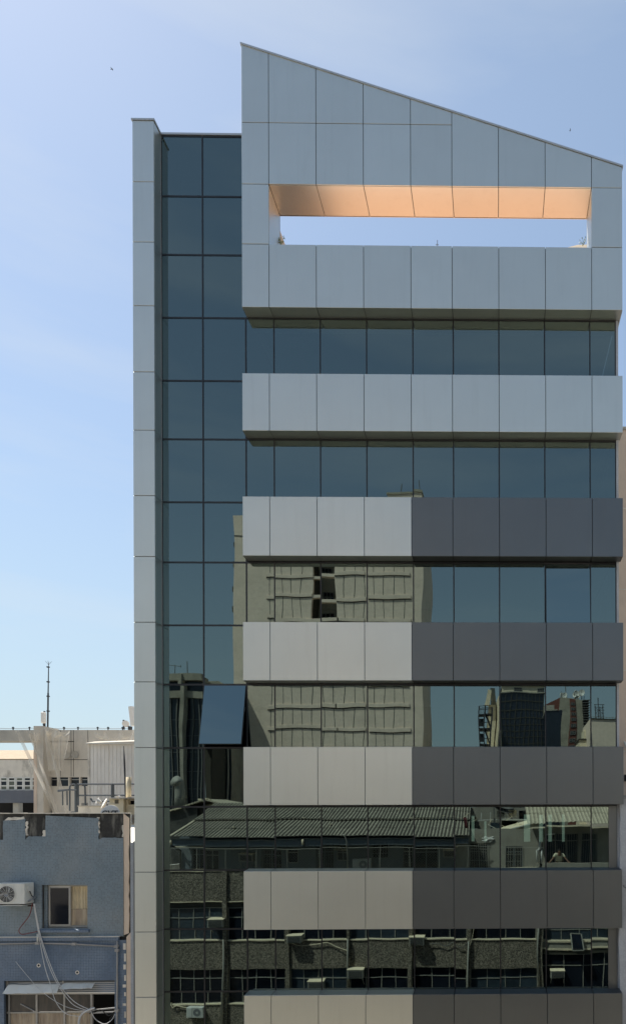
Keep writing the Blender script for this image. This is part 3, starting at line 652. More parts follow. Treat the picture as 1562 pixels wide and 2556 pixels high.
wire('cable', [(85,2256,BY-.25),(92,2300),(98,2335),(112,2410),(126,2455),(140,2500),(165,2530),(200,2537)], .009, 'white_cable', 'pale cable falling from the air conditioner, lowest loop below the louvre strip')
wire('cable', [(86,2256,BY-.24),(93,2298),(101,2338),(119,2400),(142,2452),(180,2505),(218,2522)], .009, 'white_cable', 'pale cable crossing the bent awning sheets, middle one of the bundle')
wire('cable', [(87,2256,BY-.23),(94,2296),(103,2338),(124,2402),(150,2458),(186,2500),(226,2521)], .009, 'white_cable', 'pale cable crossing the louvre strip, uppermost one of the bundle')
wire('cable', [(40,2400),(66,2432),(100,2470),(140,2500),(178,2517),(222,2524)], .006, 'white_cable', 'very thin grey cable slanting from the left across the grimy top panes')
wire('cable', [(198,2570),(198,2548),(204,2533),(220,2522),(236,2516)], .03, 'white_cable', 'thick grey conduit bundle bending up into the dark window opening')
wire('cable', [(226,2522,BY-.02),(240,2545,BY-.02),(262,2556,BY-.02),(280,2545,BY-.02),(288,2530,BY-.02)], .01, 'white_cable', 'slack loop of cable hanging in the dark opening beside the vertical pipe')
wire('cable', [(224,2530,BY),(250,2520,BY),(272,2535,BY),(288,2524,BY),(275,2545,BY)], .014, 'black', 'tangled black cable in the dark opening beside the vertical pipe')
# sunlit patio wall in the gap and broken masonry over it
gp = thing('gap_wall', 'sunlit white wall glimpsed in the narrow gap between blue house and office building', 'wall', tuple(at(328,2102,2.4)))
MB().hexa([tuple(at(319,2104,2.4)),tuple(at(338,2104,2.4)),tuple(at(338,2100,6)),tuple(at(319,2100,6)), tuple(at(319,2060,6.0)),tuple(at(338,2060,6.0)),tuple(at(338,2056,6.3)),tuple(at(319,2056,6.3))]).build('sloped_slab', mat('whitewash', (.85,.82,.75), .9), gp)
rbk = MB()
for i in range(10): p = at(random.uniform(322,334), random.uniform(2038,2052), 2.2+random.uniform(-.1,.1)); rbk.box(p.x-.08,p.x+.07,p.y-.08,p.y+.08,p.z-.05,p.z+.06)
rbk.build('broken_masonry', M['plaster'], gp, kind='stuff')
box('blocking_wall', M['stain'], gp, bx(319), bx(333), .62, .7, 0, bz(2104))
ft = thing('downpipe', 'grey downpipe in the narrow gap beside the silver pier', 'pipe', (X(330,2300,.25), .25, 0))
MB().box(X(326.5,2300,.2), X(333,2300,.2), .2, .28, 0, Z(330,2103,.2)).build('pipe', M['graystucco'], ft); MB().box(X(333.2,2300,.18), X(335.5,2300,.18), .18, .3, 0, Z(330,2100,.2)).build('metal_strip', M['grey_metal'], ft)

# ================================================================== CONCRETE BLOCK BEHIND
KY = 18.0
kx = lambda u, y=KY: X(u, 1930, y)
kz = lambda v, y=KY: Z(150, v, y)
kb = thing('concrete_block', 'weathered concrete block with open roof frame standing behind the blue house', 'building', (-22, 22, 0))
L0 = kx(-160)
box('beam', M['concrete'], kb, L0, kx(101), KY, KY+.7, kz(1850), kz(1822))
box('column', M['concrete_wall'], kb, kx(101)+.003, kx(125), KY-.5, KY+.8, kz(2040), kz(1815.5)); box('column_lit_edge', M['beige'], kb, kx(101)+.01, kx(109), KY-.52, KY-.501, kz(2040), kz(1880))  # paler strip painted on the column's left edge as its lit side
wx = [(kx(u0), kx(u1), kz(1962), kz(1940)) for u0, u1 in ((125,143),(146,171),(174,198),(201,221))]
door = (kx(122.5), kx(132), kz(2040), kz(2004))
holes(MB(), kx(125)+.003, kx(345), kz(2060), kz(1822), KY, KY+.3, wx+[(kx(125.5),kx(132),kz(2040),kz(2004))]).build('wall', M['concrete_wall'], kb)
for h in wx:
    f = MB(); f.box(h[0],h[0]+.04,KY+.1,KY+.16,h[2],h[3]).box(h[1]-.04,h[1],KY+.1,KY+.16,h[2],h[3]).box(h[0]+.04,h[1]-.04,KY+.1,KY+.16,h[3]-.14,h[3]-.1)
    o = f.build('window', M['alu'], kb); box('pane', M['win'], o, h[0]+.04, h[1]-.04, KY+.12, KY+.13, h[2], h[3])
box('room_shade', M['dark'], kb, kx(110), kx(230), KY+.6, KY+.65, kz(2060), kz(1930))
for (u0,u1,v0,v1) in ((125,186,1850,1852),(125,221,1895.5,1897)): box('formwork_seam', M['joint'], kb, kx(u0)+.01, kx(u1), KY-.006, KY-.001, kz(v1), kz(v0)+.0)
for u in (152,178,184,220): box('formwork_seam', M['joint'], kb, kx(u), kx(u)+.02, KY-.007, KY-.0015, kz(1938), kz(1822))
box('roof_slab', M['concrete'], kb, kx(125), kx(345), KY+.31, KY+7, kz(1830), kz(1824))
for u, v, r in ((168,1885,.18),(189,1884,.2)): MB().disc((kx(u),KY-.01,kz(v)), (0,-1,0), r, 14, .03).build('round_plug', M['concrete'], kb)
# low wing on the left: tiles, plaster, ribbon of windows
WY = KY+5
lx = lambda u: X(u, 1930, WY)
lzz = lambda v: Z(50, v, WY)
rt = MB(); 
for i in range(5):
    y0 = WY+i*.9; z0 = lzz(1897)+i*.20; MB().hexa([(lx(-160),y0,z0),(lx(108),y0,z0),(lx(108),y0+.95,z0+.22),(lx(-160),y0+.95,z0+.22),(lx(-160),y0,z0+.07),(lx(108),y0,z0+.07),(lx(108),y0+.95,z0+.29),(lx(-160),y0+.95,z0+.29)]).build('roof_course', M['roof_tile'], kb)
hs = []
for i in range(-3, 6):
    hs.append((lx(12.5+i*19.6-10), lx(12.5+i*19.6+6.6), lzz(1972), lzz(1941)))
hs = [h for h in hs if h[1] < lx(101)]
holes(MB(), lx(-160), lx(108), lzz(1973), lzz(1897), WY, WY+.3, hs).build('wall', M['plaster'], kb)
for h in hs:
    f = MB(); f.box(h[0]-.04,h[0]+.04,WY-.02,WY+.06,h[2],h[3]).box(h[1]-.04,h[1]+.04,WY-.02,WY+.06,h[2],h[3])
    for q in (.0,.34,.74,1.0): z = h[2]+(h[3]-h[2])*q; f.box(h[0]+.04,h[1]-.04,WY-.02,WY+.05,z-.035,z+.035)
    o = f.build('window', M['white_metal'], kb)
    for a, b in ((.04,.31),(.38,.70),(.78,.97)): box('pane', M['win'] if random.random() < .5 else M['greywin'] if 'greywin' in M else M['win'], o, h[0]+.04, h[1]-.04, WY+.01, WY+.02, h[2]+(h[3]-h[2])*a, h[2]+(h[3]-h[2])*b)
box('spandrel', M['bluegray'], kb, lx(-160), lx(108), WY-.15, WY-.001, lzz(2004), lzz(1973)-.003)
box('back_wall', M['dark'], kb, lx(-160), lx(108), WY+2.5, WY+2.7, 0, lzz(1980)); box('terrace_slab', M['concrete'], kb, lx(-160), lx(108), KY+.9, WY+2.4, lzz(2062), lzz(2052))
box('column', M['concrete'], kb, lx(30), lx(43), WY+.1, WY+.5, lzz(2052), lzz(2004))
cr = mat('grey_green_window', (.10,.11,.09), .15)
# metal shed on the right
SY = 13.0
sxx = lambda u: X(u, 1930, SY); szz = lambda v: Z(270, v, SY)
sh = thing('rooftop_shed', 'white ribbed sheet metal shed leaning on the concrete block beside the silver pier', 'shed', (sxx(280), SY+2, szz(2040)))
x0, x1, rp = sxx(226), sxx(345), .17; i = 0; x = x0
while x < x1:
    wdt = 1.19 if i else .86; q = MB(); xe = min(x+wdt, x1); k = x
    while k < xe-.01:
        ke = min(k+rp, xe); q.box(k, ke-.03, SY, SY+.03, szz(2045), szz(1857)); q.box(ke-.03, ke, SY+.012, SY+.03, szz(2045), szz(1857)); k = ke
    q.build('wall_sheet', M['shed'], sh); x = xe+.012; i += 1
box('corner_post', M['plaster'], sh, sxx(220), sxx(225.6), SY-.02, SY+.1, szz(2045), szz(1857)); box('side_wall', M['shed'], sh, sxx(222), sxx(224), SY+.11, KY-.6, szz(2045), szz(1860))
MB().hexa([(sxx(219),SY-.12,szz(1858)),(x1,SY-.12,szz(1854.5)),(x1,SY+.3,szz(1850)),(sxx(226),SY+.3,szz(1850)),(sxx(219),SY-.12,szz(1855)),(x1,SY-.12,szz(1851)),(x1,SY+.3,szz(1845)),(sxx(228),SY+.3,szz(1849))]).build('roof_flashing', M['concrete_wall'], sh)
box('roof', M['shed'], sh, sxx(224), x1, SY+.301, KY-.6, szz(1851), szz(1849)); box('gutter', M['white_metal'], sh, sxx(220), x1, SY-.16, SY-.121, szz(1858), szz(1856.5))
# draped nets
def drape(rows, label, sag=.12):
    """rows: lists of (u,v,y) guide points, one list per fold line from top to bottom"""
    P = [[at(*p) for p in r] for r in rows]; nu, nv = 8, 14; vs = []; fs = []
    def lerp(L, t):
        k = min(int(t*(len(L)-1)), len(L)-2); f = t*(len(L)-1)-k; return L[k].lerp(L[k+1], f)
    cols = (len(P)-1)*nu
    for i in range(cols+1):
        k = min(i//nu, len(P)-2); f = (i-k*nu)/nu
        for j in range(nv+1):
            t = j/nv; p = lerp(P[k], t).lerp(lerp(P[k+1], t), f)
            p = p + Vector((0, -.07*math.sin(i*.8+t*2), -sag*math.sin(math.pi*f)*(1-t)*.9))
            vs.append(tuple(p))
    for i in range(cols):
        for j in range(nv): a = i*(nv+1)+j; fs.append((a, a+nv+1, a+nv+2, a+1))
    return tag(MB().add(vs, fs).build('safety_net', M['net'], None, smooth=True), label, 'net', 'torn nets on the concrete block')
ny = KY-.7
drape([[(38,1822,ny),(75,1900,ny),(118,1985,ny-1),(135,2030,ny-1)],[(46,1822,ny),(82,1895,ny),(124,1980,ny-1),(143,2030,ny-1)]], 'narrow twisted net strand slanting from the left roof beam to the lower wall', .02)
drape([[(72,1822,ny),(88,1870,ny),(112,1940,ny-1),(140,2030,ny-1)],[(78,1824,ny),(93,1872,ny),(119,1945,ny-1),(152,2030,ny-1)]], 'second twisted net strand slanting past the concrete column', .02)
drape([[(66,1822,ny),(80,1850,ny),(84,1862,ny)],[(86,1822,ny),(92,1838,ny),(94,1850,ny)],[(101,1818,ny),(101,1836,ny),(101,1846,ny)]], 'small net swag under the left roof beam beside the column', .25)
drape([[(112,1815,ny),(124,1860,ny),(150,1960,ny-.6),(166,2030,ny-1)],[(122,1822,ny),(132,1870,ny),(156,1960,ny-.6),(172,2030,ny-1)]], 'net strand hanging diagonally over the ribbon window of the block', .05)
drape([[(114,1816,ny),(116,1850,ny),(124,1925,ny)],[(130,1822,ny),(134,1850,ny),(142,1920,ny)],[(150,1826,ny),(152,1860,ny),(152,1925,ny)],[(175,1832,ny),(170,1870,ny),(158,1915,ny)]], 'wide triangular net spread down from the column top over pale concrete', .22)
drape([[(112,1815,ny-.1),(116,1822,ny-.1),(118,1830,ny-.1)],[(140,1822,ny-.1),(142,1832,ny-.1),(143,1842,ny-.1)],[(176,1824,ny-.1),(176,1830,ny-.1),(176,1833,ny-.1)]], 'bunched pale net folded over the parapet right of the column', .1)
drape([[(234,1821,ny),(240,1826,ny),(244,1830,ny)],[(262,1824,ny),(270,1842,ny),(276,1848,ny)],[(300,1822,ny),(304,1836,ny),(306,1846,ny)],[(337,1812,ny),(337,1830,ny),(337,1850,ny)]], 'wide net swag sagging over the parapet beside the silver pier', .5)
# wire on the parapet
wf = thing('parapet_fence', 'low wire with small posts along the concrete parapet', 'fence', tuple(at(150,1822,KY+.2)))
for u in (-30,33,74,160,195,244,270,306,327): p = at(u,1822,KY+.2); MB().box(p.x-.02,p.x+.02,p.y,p.y+.04,p.z,p.z+.17).box(p.x-.05,p.x+.05,p.y-.01,p.y+.05,p.z+.09,p.z+.14).build('post', M['dark_metal'], wf)
MB().tube([at(u,1818+.6*math.sin(u*.05),KY+.22) for u in range(-60,340,10)], .012, 4).build('wire', M['dark_metal'], wf)
# masts and antennas
def stick(name, label, cat, pts, r, m='dark_metal', group=None): return tag(MB().tube([at(*p) for p in pts], r, 6).build(name, M[m], None), label, cat, group)
lm = thing('lightning_mast', 'tall thin lightning mast rising from the concrete roof', 'mast', tuple(at(120,1815,KY+.3)))
MB().tube([at(120,1816,KY+.3), at(121,1730,KY+.3)], .04).build('lower_pole', M['dark_metal'], lm); MB().tube([at(121,1730,KY+.3), at(122,1670,KY+.3), at(122,1655,KY+.3)], [.03,.022,.008]).build('upper_pole', M['dark_metal'], lm)
for v in (1775,1738,1702,1665): p = at(121,v,KY+.3); box('collar', M['dark_metal'], lm, p.x-.06, p.x+.06, p.y-.05, p.y+.05, p.z-.03, p.z+.03)
for k in range(4): p = at(122,1660,KY+.3); MB().bar(p, p+Vector((.14*math.cos(k*1.57+.4),.14*math.sin(k*1.57+.4),.2)), .012).build('air_terminal', M['dark_metal'], lm)
pa = thing('panel_antenna', 'grey rectangular panel antenna on a short pole left of the lightning mast', 'antenna', tuple(at(112,1815,KY)))
p, q = at(105,1805,KY), at(113.5,1777.5,KY); box('antenna_panel', M['shed'], pa, p.x, q.x, KY-.1, KY+.12, p.z, q.z, bevel=.03); MB().tube([at(112,1815,KY+.18), at(111.5,1775,KY+.18)], .05).build('pole', M['dark_metal'], pa)
MB().tube([at(108,1806,KY), at(109,1812,KY), at(112,1813,KY)], .015).build('cable', M['black'], pa)
pa2 = thing('panel_antenna', 'long pale panel antenna leaning behind the edge of the silver pier', 'antenna', tuple(at(332,1815,KY)))
MB().bar(at(328.5,1764,KY), at(334,1812,KY), .24, .2).build('antenna_panel', M['shed'], pa2); MB().bar(at(330,1767,KY), at(340,1768,KY+.3), .06).build('bracket', M['dark_metal'], pa2)
dm = thing('drum_antenna', 'small round drum antenna on the parapet beside the silver pier', 'antenna', tuple(at(313,1820,KY+.2)))
c = at(313.5,1806,KY); MB().disc(c, (.25,-1,.05), .165*1.0, 20, .0).disc(c+Vector((0,.01,0)), (.25,-1,.05), .165, 20, -.14).build('dish', M['shed'], dm); MB().tube([at(310,1821,KY+.2), at(309,1797,KY+.2)], .045).build('pole', M['dark_metal'], dm)
box('mount', M['dark_metal'], dm, at(312,1,KY).x, at(318,1,KY).x, KY+.1, KY+.3, kz(1821), kz(1812))
# roof of the blue house: railing, ladder, tank house, dishes
QY = 8.0
M['rail_metal'] = mat('tarnished_rail', (.10,.11,.12), .5, .5)
qp = lambda u, v, y=QY: at(u, v, y)
rl = thing('railing', 'galvanised roof railing with caged ladder hoops in front of the white shed', 'railing', tuple(qp(240,2015)))
for v in (1957.5, 1985.5): MB().tube([qp(194,v), qp(345,v-.3)], .035).build('rail', M['rail_metal'], rl)
for u, w_ in ((282,.06),(192.5,.075)): MB().tube([qp(u,2027), qp(u-.3,1957)], w_).build('post', M['rail_metal'], rl)
for uc in (184, 204):
    MB().tube([qp(uc-9,2024), qp(uc-9,1966)]+[qp(uc-9*math.cos(t*math.pi/8), 1966-9*math.sin(t*math.pi/8)) for t in range(1,8)]+[qp(uc+9,1966), qp(uc+10,2010)], .028).build('ladder_hoop', M['rail_metal'], rl)
for v0, v1 in ((1974,1972),(1976.5,1972)): MB().tube([qp(146,v0-1,QY-.7), qp(175,v1-.8,QY-.8), qp(193,v1)], .03).build('hoop_rail', M['rail_metal'], rl)
for u in (157,168,175): MB().tube([qp(u,1974,QY-.7), qp(u+.5,2010,QY-.7)], .022).build('cage_bar', M['rail_metal'], rl)
MB().tube([qp(178,2027), qp(193,2026)], .02).build('cage_bar', M['rail_metal'], rl)
MB().tube([qp(227,1993), qp(232,2001), qp(282,2000)], .03).build('rail', M['rail_metal'], rl)
for k in range(7): MB().tube([qp(205+k*2.4,2004), qp(205+k*2.4,2016)], .012, 4).build('grille_bar', M['rail_metal'], rl)
lw = thing('roof_kerb', 'low stained masonry kerb on the roof behind the blue parapet', 'wall', tuple(qp(225,2030,7.5)))
box('kerb_wall', M['plaster'], lw, qp(196,2020,7.5).x, qp(256,2020,7.5).x, 7.5, 7.8, qp(196,2040,7.5).z, qp(196,2013,7.5).z); box('kerb_cap', M['concrete'], lw, qp(195,2020,7.5).x, qp(258,2020,7.5).x, 7.45, 7.85, qp(196,2013,7.5).z+.001, qp(196,2011,7.5).z)
tk = thing('tank_house', 'cream water tank house with dark opening under a thin slab beside the silver pier', 'shed', tuple(qp(300,2060,6)))
TY = 6.0; tx = lambda u: X(u,2010,TY); tz = lambda v: Z(300,v,TY)
holes(MB(), tx(274), tx(309), tz(2090), tz(1993.5), TY, TY+.15, [(tx(287),tx(297),tz(2006),tz(1996))]).build('wall', M['cream'], tk)
holes(MB(), tx(309)+.01, tx(345), tz(2090), tz(1993.5), TY+.16, TY+.3, [(tx(315),tx(340),tz(2008),tz(1995))]).build('wall', M['cream'], tk)
box('roof_slab', M['plaster'], tk, tx(270), tx(345), TY-.15, TY+1.8, tz(1993.5)+.002, tz(1991)); box('inner_wall', M['dark'], tk, tx(276), tx(345), TY+1.2, TY+1.3, tz(2090), tz(1994)-.02)
for i in range(3): box('slat', M['concrete'], tk, tx(287), tx(297), TY+.02, TY+.1, tz(2005-i*3.2), tz(2004-i*3.2))
box('side_wall', M['cream'], tk, tx(274), tx(275.5), TY+.151, TY+1.7, tz(2090), tz(1994))
stick('lightning_rod', 'thin black lightning rod tapering up in front of the white shed', 'mast', [(314.5,1992,6.5),(311,1900,6.5),(309.5,1862,6.5)], [.03,.028,.008])
for k in range(3): pass
ch = tag(MB().tube([qp(321.5,1991,6.3), qp(321.8,1940,6.3)], .085, 14).build('vent_cylinder', M['cream'], None, smooth=True), 'short cream vent cylinder standing on the tank house slab', 'vent')
def dish(name, label, u, v, y, r, nrm, mm='shed', text=None):
    t = thing(name, label, 'satellite dish', tuple(at(u,v,y)), 'satellite dishes'); c = at(u, v, y); nv_ = Vector(nrm).normalized()
    MB().disc(c-nv_*.0, nv_, r, 28, r*.22).build('reflector', M[mm], t, smooth=True, solid=.012)
    f = c+nv_*r*1.15+Vector((0,0,-r*.25)); MB().bar(c+Vector((0,0,-r)), f, .02).bar(f-nv_*.05, f+nv_*.06, .07).build('feed_arm', M['plaster'], t)
    MB().bar(c-nv_*.05, c-nv_*.2+Vector((0,0,-r*1.3)), .05).build('stand', M['dark_metal'], t); return t, c, nv_
dish('satellite_dish', 'tilted white satellite dish with feed arm behind the blue parapet', 264, 2006, 6.4, .22, (-.75,-.55,.45))
dish('satellite_dish', 'small round white dish behind the tank house slab', 297, 1991, 7.0, .08, (-.2,-1,.3))
t3, c3, n3 = dish('satellite_dish', 'large white dish lettered GVT half hidden behind the parapet', 278, 2035, 4.5, .33, (.0,-.98,.2))
fd = qp(245,1998,6.0)
lnb = MB().tube([qp(243,1996,6.0), qp(248,1999,6.0), qp(252,2003,6.0)], .05).disc(qp(241,2001,6.0), (-1,-1,.2), .08, 12).disc(qp(246,1995,6.0), (-1,-1,.2), .07, 12)
lnb.build('receiver_horns', M['shed'], [c for c in bpy.data.objects if c.name == 'satellite_dish'][0])
def text(s, size, loc, rot, m, parent, name='lettering', ext=.002):
    cu = bpy.data.curves.new(name, 'FONT'); cu.body = s; cu.size = size; cu.extrude = ext; cu.align_x = 'CENTER'; cu.align_y = 'CENTER'; cu.offset = .006
    o = bpy.data.objects.new(name, cu); SC.collection.objects.link(o); cu.materials.append(m); o.location = loc; o.rotation_euler = rot
    bpy.context.view_layer.update(); me = bpy.data.meshes.new_from_object(o.evaluated_get(bpy.context.evaluated_depsgraph_get())); me.transform(o.matrix_world); bpy.data.objects.remove(o)
    o = bpy.data.objects.new(name, me); SC.collection.objects.link(o); adopt(o, parent); return o
text('GVT', .27, (c3.x, c3.y-.09, c3.z+.05), (R(80),0,0), M['black'], t3)
text('Sky', .10, at(267,2004,6.18), (R(75),0,R(-52)), M['dark_metal'], bpy.data.objects['satellite_dish'])
# loose weeds on the sill of the big opening, the small mast, birds
def weed(label, u, v, y, hgt, n):
    t = thing('weed', label, 'plant', tuple(at(u,v,y))); c = at(u,v,y); st = MB(); lf = MB()
    for i in range(n):
        tip = c+Vector((random.uniform(-.12,.12), random.uniform(-.08,.08), hgt*random.uniform(.5,1))); st.tube([c, c.lerp(tip,.5)+Vector((.02,0,.02)), tip], .004, 4)
        for k in range(7):
            q = c.lerp(tip, random.uniform(.35,1.05)); d = Vector((random.gauss(0,1),random.gauss(0,1),random.gauss(0,1))).normalized(); e_ = d.orthogonal().normalized(); s_ = random.uniform(.015,.032)
            lf.add([q, q+d*s_+e_*s_*.5, q+d*s_*2, q+d*s_-e_*s_*.5], [(0,1,2,3)])
    st.build('stem', M['leaf'], t); lf.build('leaves', M['leaf'], t, kind='stuff')
weed('leafy weed growing at the left inner corner of the roof opening', 701, 612, .85, .20, 7)
weed('scraggly weed at the right inner corner of the roof opening', 1453, 614, .8, .24, 5)
sm = thing('weather_mast', 'tiny mast with vane seen through the middle of the roof opening', 'mast', tuple(at(1091,612,11)))
MB().tube([at(1091,622,11), at(1091,600,11)], .015).build('pole', M['grey_metal'], sm); MB().bar(at(1087,611,11), at(1094,611,11), .02).build('cross_arm', M['grey_metal'], sm)
rg = thing('roof_ridge', 'short sunlit clay roof slope at the right end of the opening', 'roof', tuple(at(1440,618,6)))
MB().add([tuple(at(1405,622,6)), tuple(at(1470,622,6)), tuple(at(1470,612,7)), tuple(at(1440,613,7))], [(0,1,2,3)]).build('tile_slope', M['roof_tile'], rg, solid=.04)
def bird(label, u, v, y, s, roll):
    t = thing('bird', label, 'bird', tuple(at(u,v,y)), 'birds high in the sky'); c = at(u,v,y)
    MB().tube([c+Vector((-.24*s,0,0)), c+Vector((-.12*s,0,.0)), c+Vector((.05*s,0,.01)), c+Vector((.18*s,0,.03)), c+Vector((.26*s,0,.02))], [.015*s,.05*s,.07*s,.045*s,.006*s], 8).build('body', M['bird'], t, smooth=True)
    for sd in (-1,1):
        MB().add([c+Vector((.08*s,0,.03*s)), c+Vector((-.08*s,0,.03*s)), c+Vector((-.10*s,sd*.25*s,(.16+roll*sd)*s)), c+Vector((-.02*s,sd*.55*s,(.12+roll*sd)*s)), c+Vector((.06*s,sd*.25*s,(.19+roll*sd)*s))], [(0,1,2,3,4)]).build('wing', M['bird'], t, solid=.01)
    MB().add([c+Vector((-.2*s,.02*s,0)), c+Vector((-.36*s,.07*s,0)), c+Vector((-.36*s,-.07*s,0)), c+Vector((-.2*s,-.02*s,0))], [(0,1,2,3)]).build('tail', M['bird'], t, solid=.01)
bird('small dark bird flying high above the silver pier', 280, 173, 25, .27, .15); bird('tiny dark bird above the slanting roof edge at right', 1422, 325.5, 30, .22, -.1)

# ================================================================== ACROSS THE STREET (seen in the glass)
FY = -17.2
fx = lambda u, y=FY: MX(u, 2300, y)
fz = lambda v, y=FY: MZ(900, v, y)
def away(y): return y            # the facade looks towards +y
ob = thing('opposite_house', 'pebble dashed low house across the street, mirrored in the lowest glass rows', 'building', (-6, -20, 0))
pil = [(400,411),(558,569),(711,722),(867,873),(1022,1031),(1164,1174),(1342,1356)]
rows = [(2263,2345),(2416,2502)]
left_end, right_end = fx(330), fx(1356)
# pilasters
for a, b in pil: box('pilaster', M['granite_p'], ob, fx(a), fx(b), FY-.3, FY+.14, 0, fz(2172))
bays = [(fx(pil[i][1])+.002, fx(pil[i+1][0])-.002) for i in range(len(pil)-1)]
spv = [(2172,2248),(2347,2416),(2504,2575)]
for (a, b) in bays + [(left_end, fx(400)-.002)]:
    for v0, v1 in spv: box('spandrel_panel', M['granite'], ob, a, b, FY-.25, FY+.02, fz(v1), fz(v0)-.002)
    for v0, v1 in ((2248.5,2262),): box('lintel', M['lintel'], ob, a, b, FY-.25, FY-.06, fz(v1), fz(v0)-.002); box('sill', M['sill'], ob, a, b, FY-.06, FY+.05, fz(2250), fz(2248))  # lintel strip coloured dark to stand for the lintel shadow
    for v in (2345.5, 2502.5): box('sill', M['sill'], ob, a, b, FY-.20, FY+.07, fz(v+1.5), fz(v-1.2))
    box('parapet_cap', M['sill'], ob, a, b, FY-.28, FY+.06, fz(2172), fz(2169.5))
def win_wall(par, x0, x1, z0, z1, y, n, tr=.72, m='frame_pale', pm='win', bw=.04, openat=None, drop=None):
    f = MB(); f.box(x0,x1,y-.03,y+.03,z1-bw,z1).box(x0,x1,y-.03,y+.03,z0,z0+bw)
    f.box(x0,x0+bw,y-.03,y+.03,z0+bw,z1-bw).box(x1-bw,x1,y-.03,y+.03,z0+bw,z1-bw)
    zt = z0+(z1-z0)*tr; xs = [x0+(x1-x0)*i/n for i in range(n+1)]
    for x in xs[1:-1]: f.box(x-bw/2,x+bw/2,y-.025,y+.025,z0+bw,z1-bw)
    f.box(x0+bw,x1-bw,y-.028,y+.028,zt-bw/2,zt+bw/2)
    o = f.build('window', M[m], par)
    for i in range(n):
        for a, b in ((z0+bw,zt-bw/2),(zt+bw/2,z1-bw)): box('pane', M[pm], o, xs[i]+bw/2, xs[i+1]-bw/2, y-.012, y-.004, a, b)
    return o
for bi, (a, b) in enumerate(bays):
    for ri, (v0, v1) in enumerate(rows):
        win_wall(ob, a, b, fz(v1), fz(v0)-.002, FY-.14, 4 if bi != 4 else 3, pm='win' if (bi+ri) % 3 else 'win_b')
        if (bi*2+ri) % 4 == 1: cloth(a+.1, a+(b-a)*random.uniform(.45,.9), fz(v1)+.05, fz(v0)-.1, FY-.5, 'blind', ob, 'curtain', .03, 12)
for v0, v1 in rows: win_wall(ob, left_end, fx(400)-.004, fz(v1), fz(v0)-.002, FY-.14, 4)
box('inner_wall', M['dark'], ob, left_end, right_end, FY-1.2, FY-1.1, 0, fz(2200))
box('veranda_floor', M['pave'], ob, left_end, fx(1700), FY-9, FY-.26, H-3.15, H-3.0)
lower = [(left_end+1+3.1*i, left_end+3.1+3.1*i, 6-3.2*j+.0, 7.9-3.2*j) for i in range(8) for j in range(2)]
lower = [h for h in lower if h[2] > 1]
holes(MB(), left_end, fx(1760), 0, fz(2576), FY-.3, FY+.05, lower).build('bounce_shop_wall', M['bounce_cream'], ob)  # unseen pale lower storeys, added to bounce sunlight onto the lower bands
for i in range(6): MB().hexa([(left_end+1+4.6*i,FY+1.5,3.1),(left_end+5+4.6*i,FY+1.5,3.1),(left_end+5+4.6*i,FY+.06,3.6),(left_end+1+4.6*i,FY+.06,3.6),(left_end+1+4.6*i,FY+1.5,3.15),(left_end+5+4.6*i,FY+1.5,3.15),(left_end+5+4.6*i,FY+.06,3.7),(left_end+1+4.6*i,FY+.06,3.7)]).build('bounce_shop_awning', M['sill'], ob)  # pale awnings belong to the unseen shopfront added for bounced light
box('end_wall', M['plaster'], ob, left_end-.3, left_end-.002, FY-9, FY, 0, fz(2170))
# right part of the lower facade, smoother and newer
x0, x1 = fx(1356)+.003, fx(1760)
for v0, v1, m in ((2158,2215,'veranda_white'),(2215,2290,'granite'),(2348,2353,'sill'),(2353,2368,'veranda_white'),(2368,2372,'sill'),(2372,2382,'lintel'),(2530,2640,'granite')): box('facade_strip', M[m], ob, x0, x1, FY-.3, FY-.02+(.05 if m == 'sill' else 0), fz(v1), fz(v0)-.002)
win_wall(ob, x0, x1, fz(2348), fz(2290), FY-.16, 9, .45, pm='win_b'); win_wall(ob, x0, x1, fz(2530), fz(2382)-.002, FY-.16, 8, .8)
# veranda parapet rail line
box('parapet_cap', M['sill'], ob, fx(690), right_end, FY-.16, FY+.1, fz(2166.5), fz(2163.5)) if False else None
# veranda storey
VY = -19.0
vx = lambda u: MX(u, 2130, VY)
vz = lambda v: MZ(900, v, VY)
ops = [(477,510,2119,2175),(511,547,2119,2175),(656,703,2118,2175),(717,743,2115,2150),(785,833,2111,2175),(840,872,2122,2147),(925,966,2109,2142),(1004,1030,2110,2175),(1034,1092,2110,2175),(1172,1222,2108,2175),(1262,1303,2113,2175)]
H0 = [(vx(a),vx(b),vz(d),vz(c)) for a,b,c,d in ops]
lowv = H-3.0
H0 = [(a,b,max(c,lowv+.02),d) for a,b,c,d in H0]
holes(MB(), vx(448), vx(1140), lowv, vz(2070), VY-.2, VY, H0).build('veranda_wall', M['veranda_wall'], ob)
holes(MB(), vx(1140)+.002, vx(1345), lowv, vz(2068), VY-.2, VY, H0).build('veranda_wall', M['veranda_white'], ob)
for k, h in enumerate(H0):
    w_ = h[1]-h[0]; hh = h[3]-h[2]
    o = win_wall(ob, h[0], h[1], h[2], h[3], VY-.12, 2 if w_ > .6 else 1, .75, 'frame_pale' if k % 2 else 'veranda_wall', 'win', .05)
    if k in (2,4,6,7,9,10):                                         # iron grilles
        g = MB(); nb_ = int(w_/.13)
        for i in range(nb_+1): x = h[0]+w_*i/nb_; g.box(x-.011,x+.011,VY+.03,VY+.05,h[2],h[3])
        for q in (.05,.35,.65,.95): g.box(h[0]-.02,h[1]+.02,VY+.026,VY+.029,h[2]+hh*q-.012,h[2]+hh*q+.012)
        g.build('grille', M['frame_pale'] if k in (9,10) else M['tbar'], ob)
box('inner_wall', M['dark'], ob, vx(440), vx(1700), VY-1.2, VY-1.1, lowv, vz(2072))
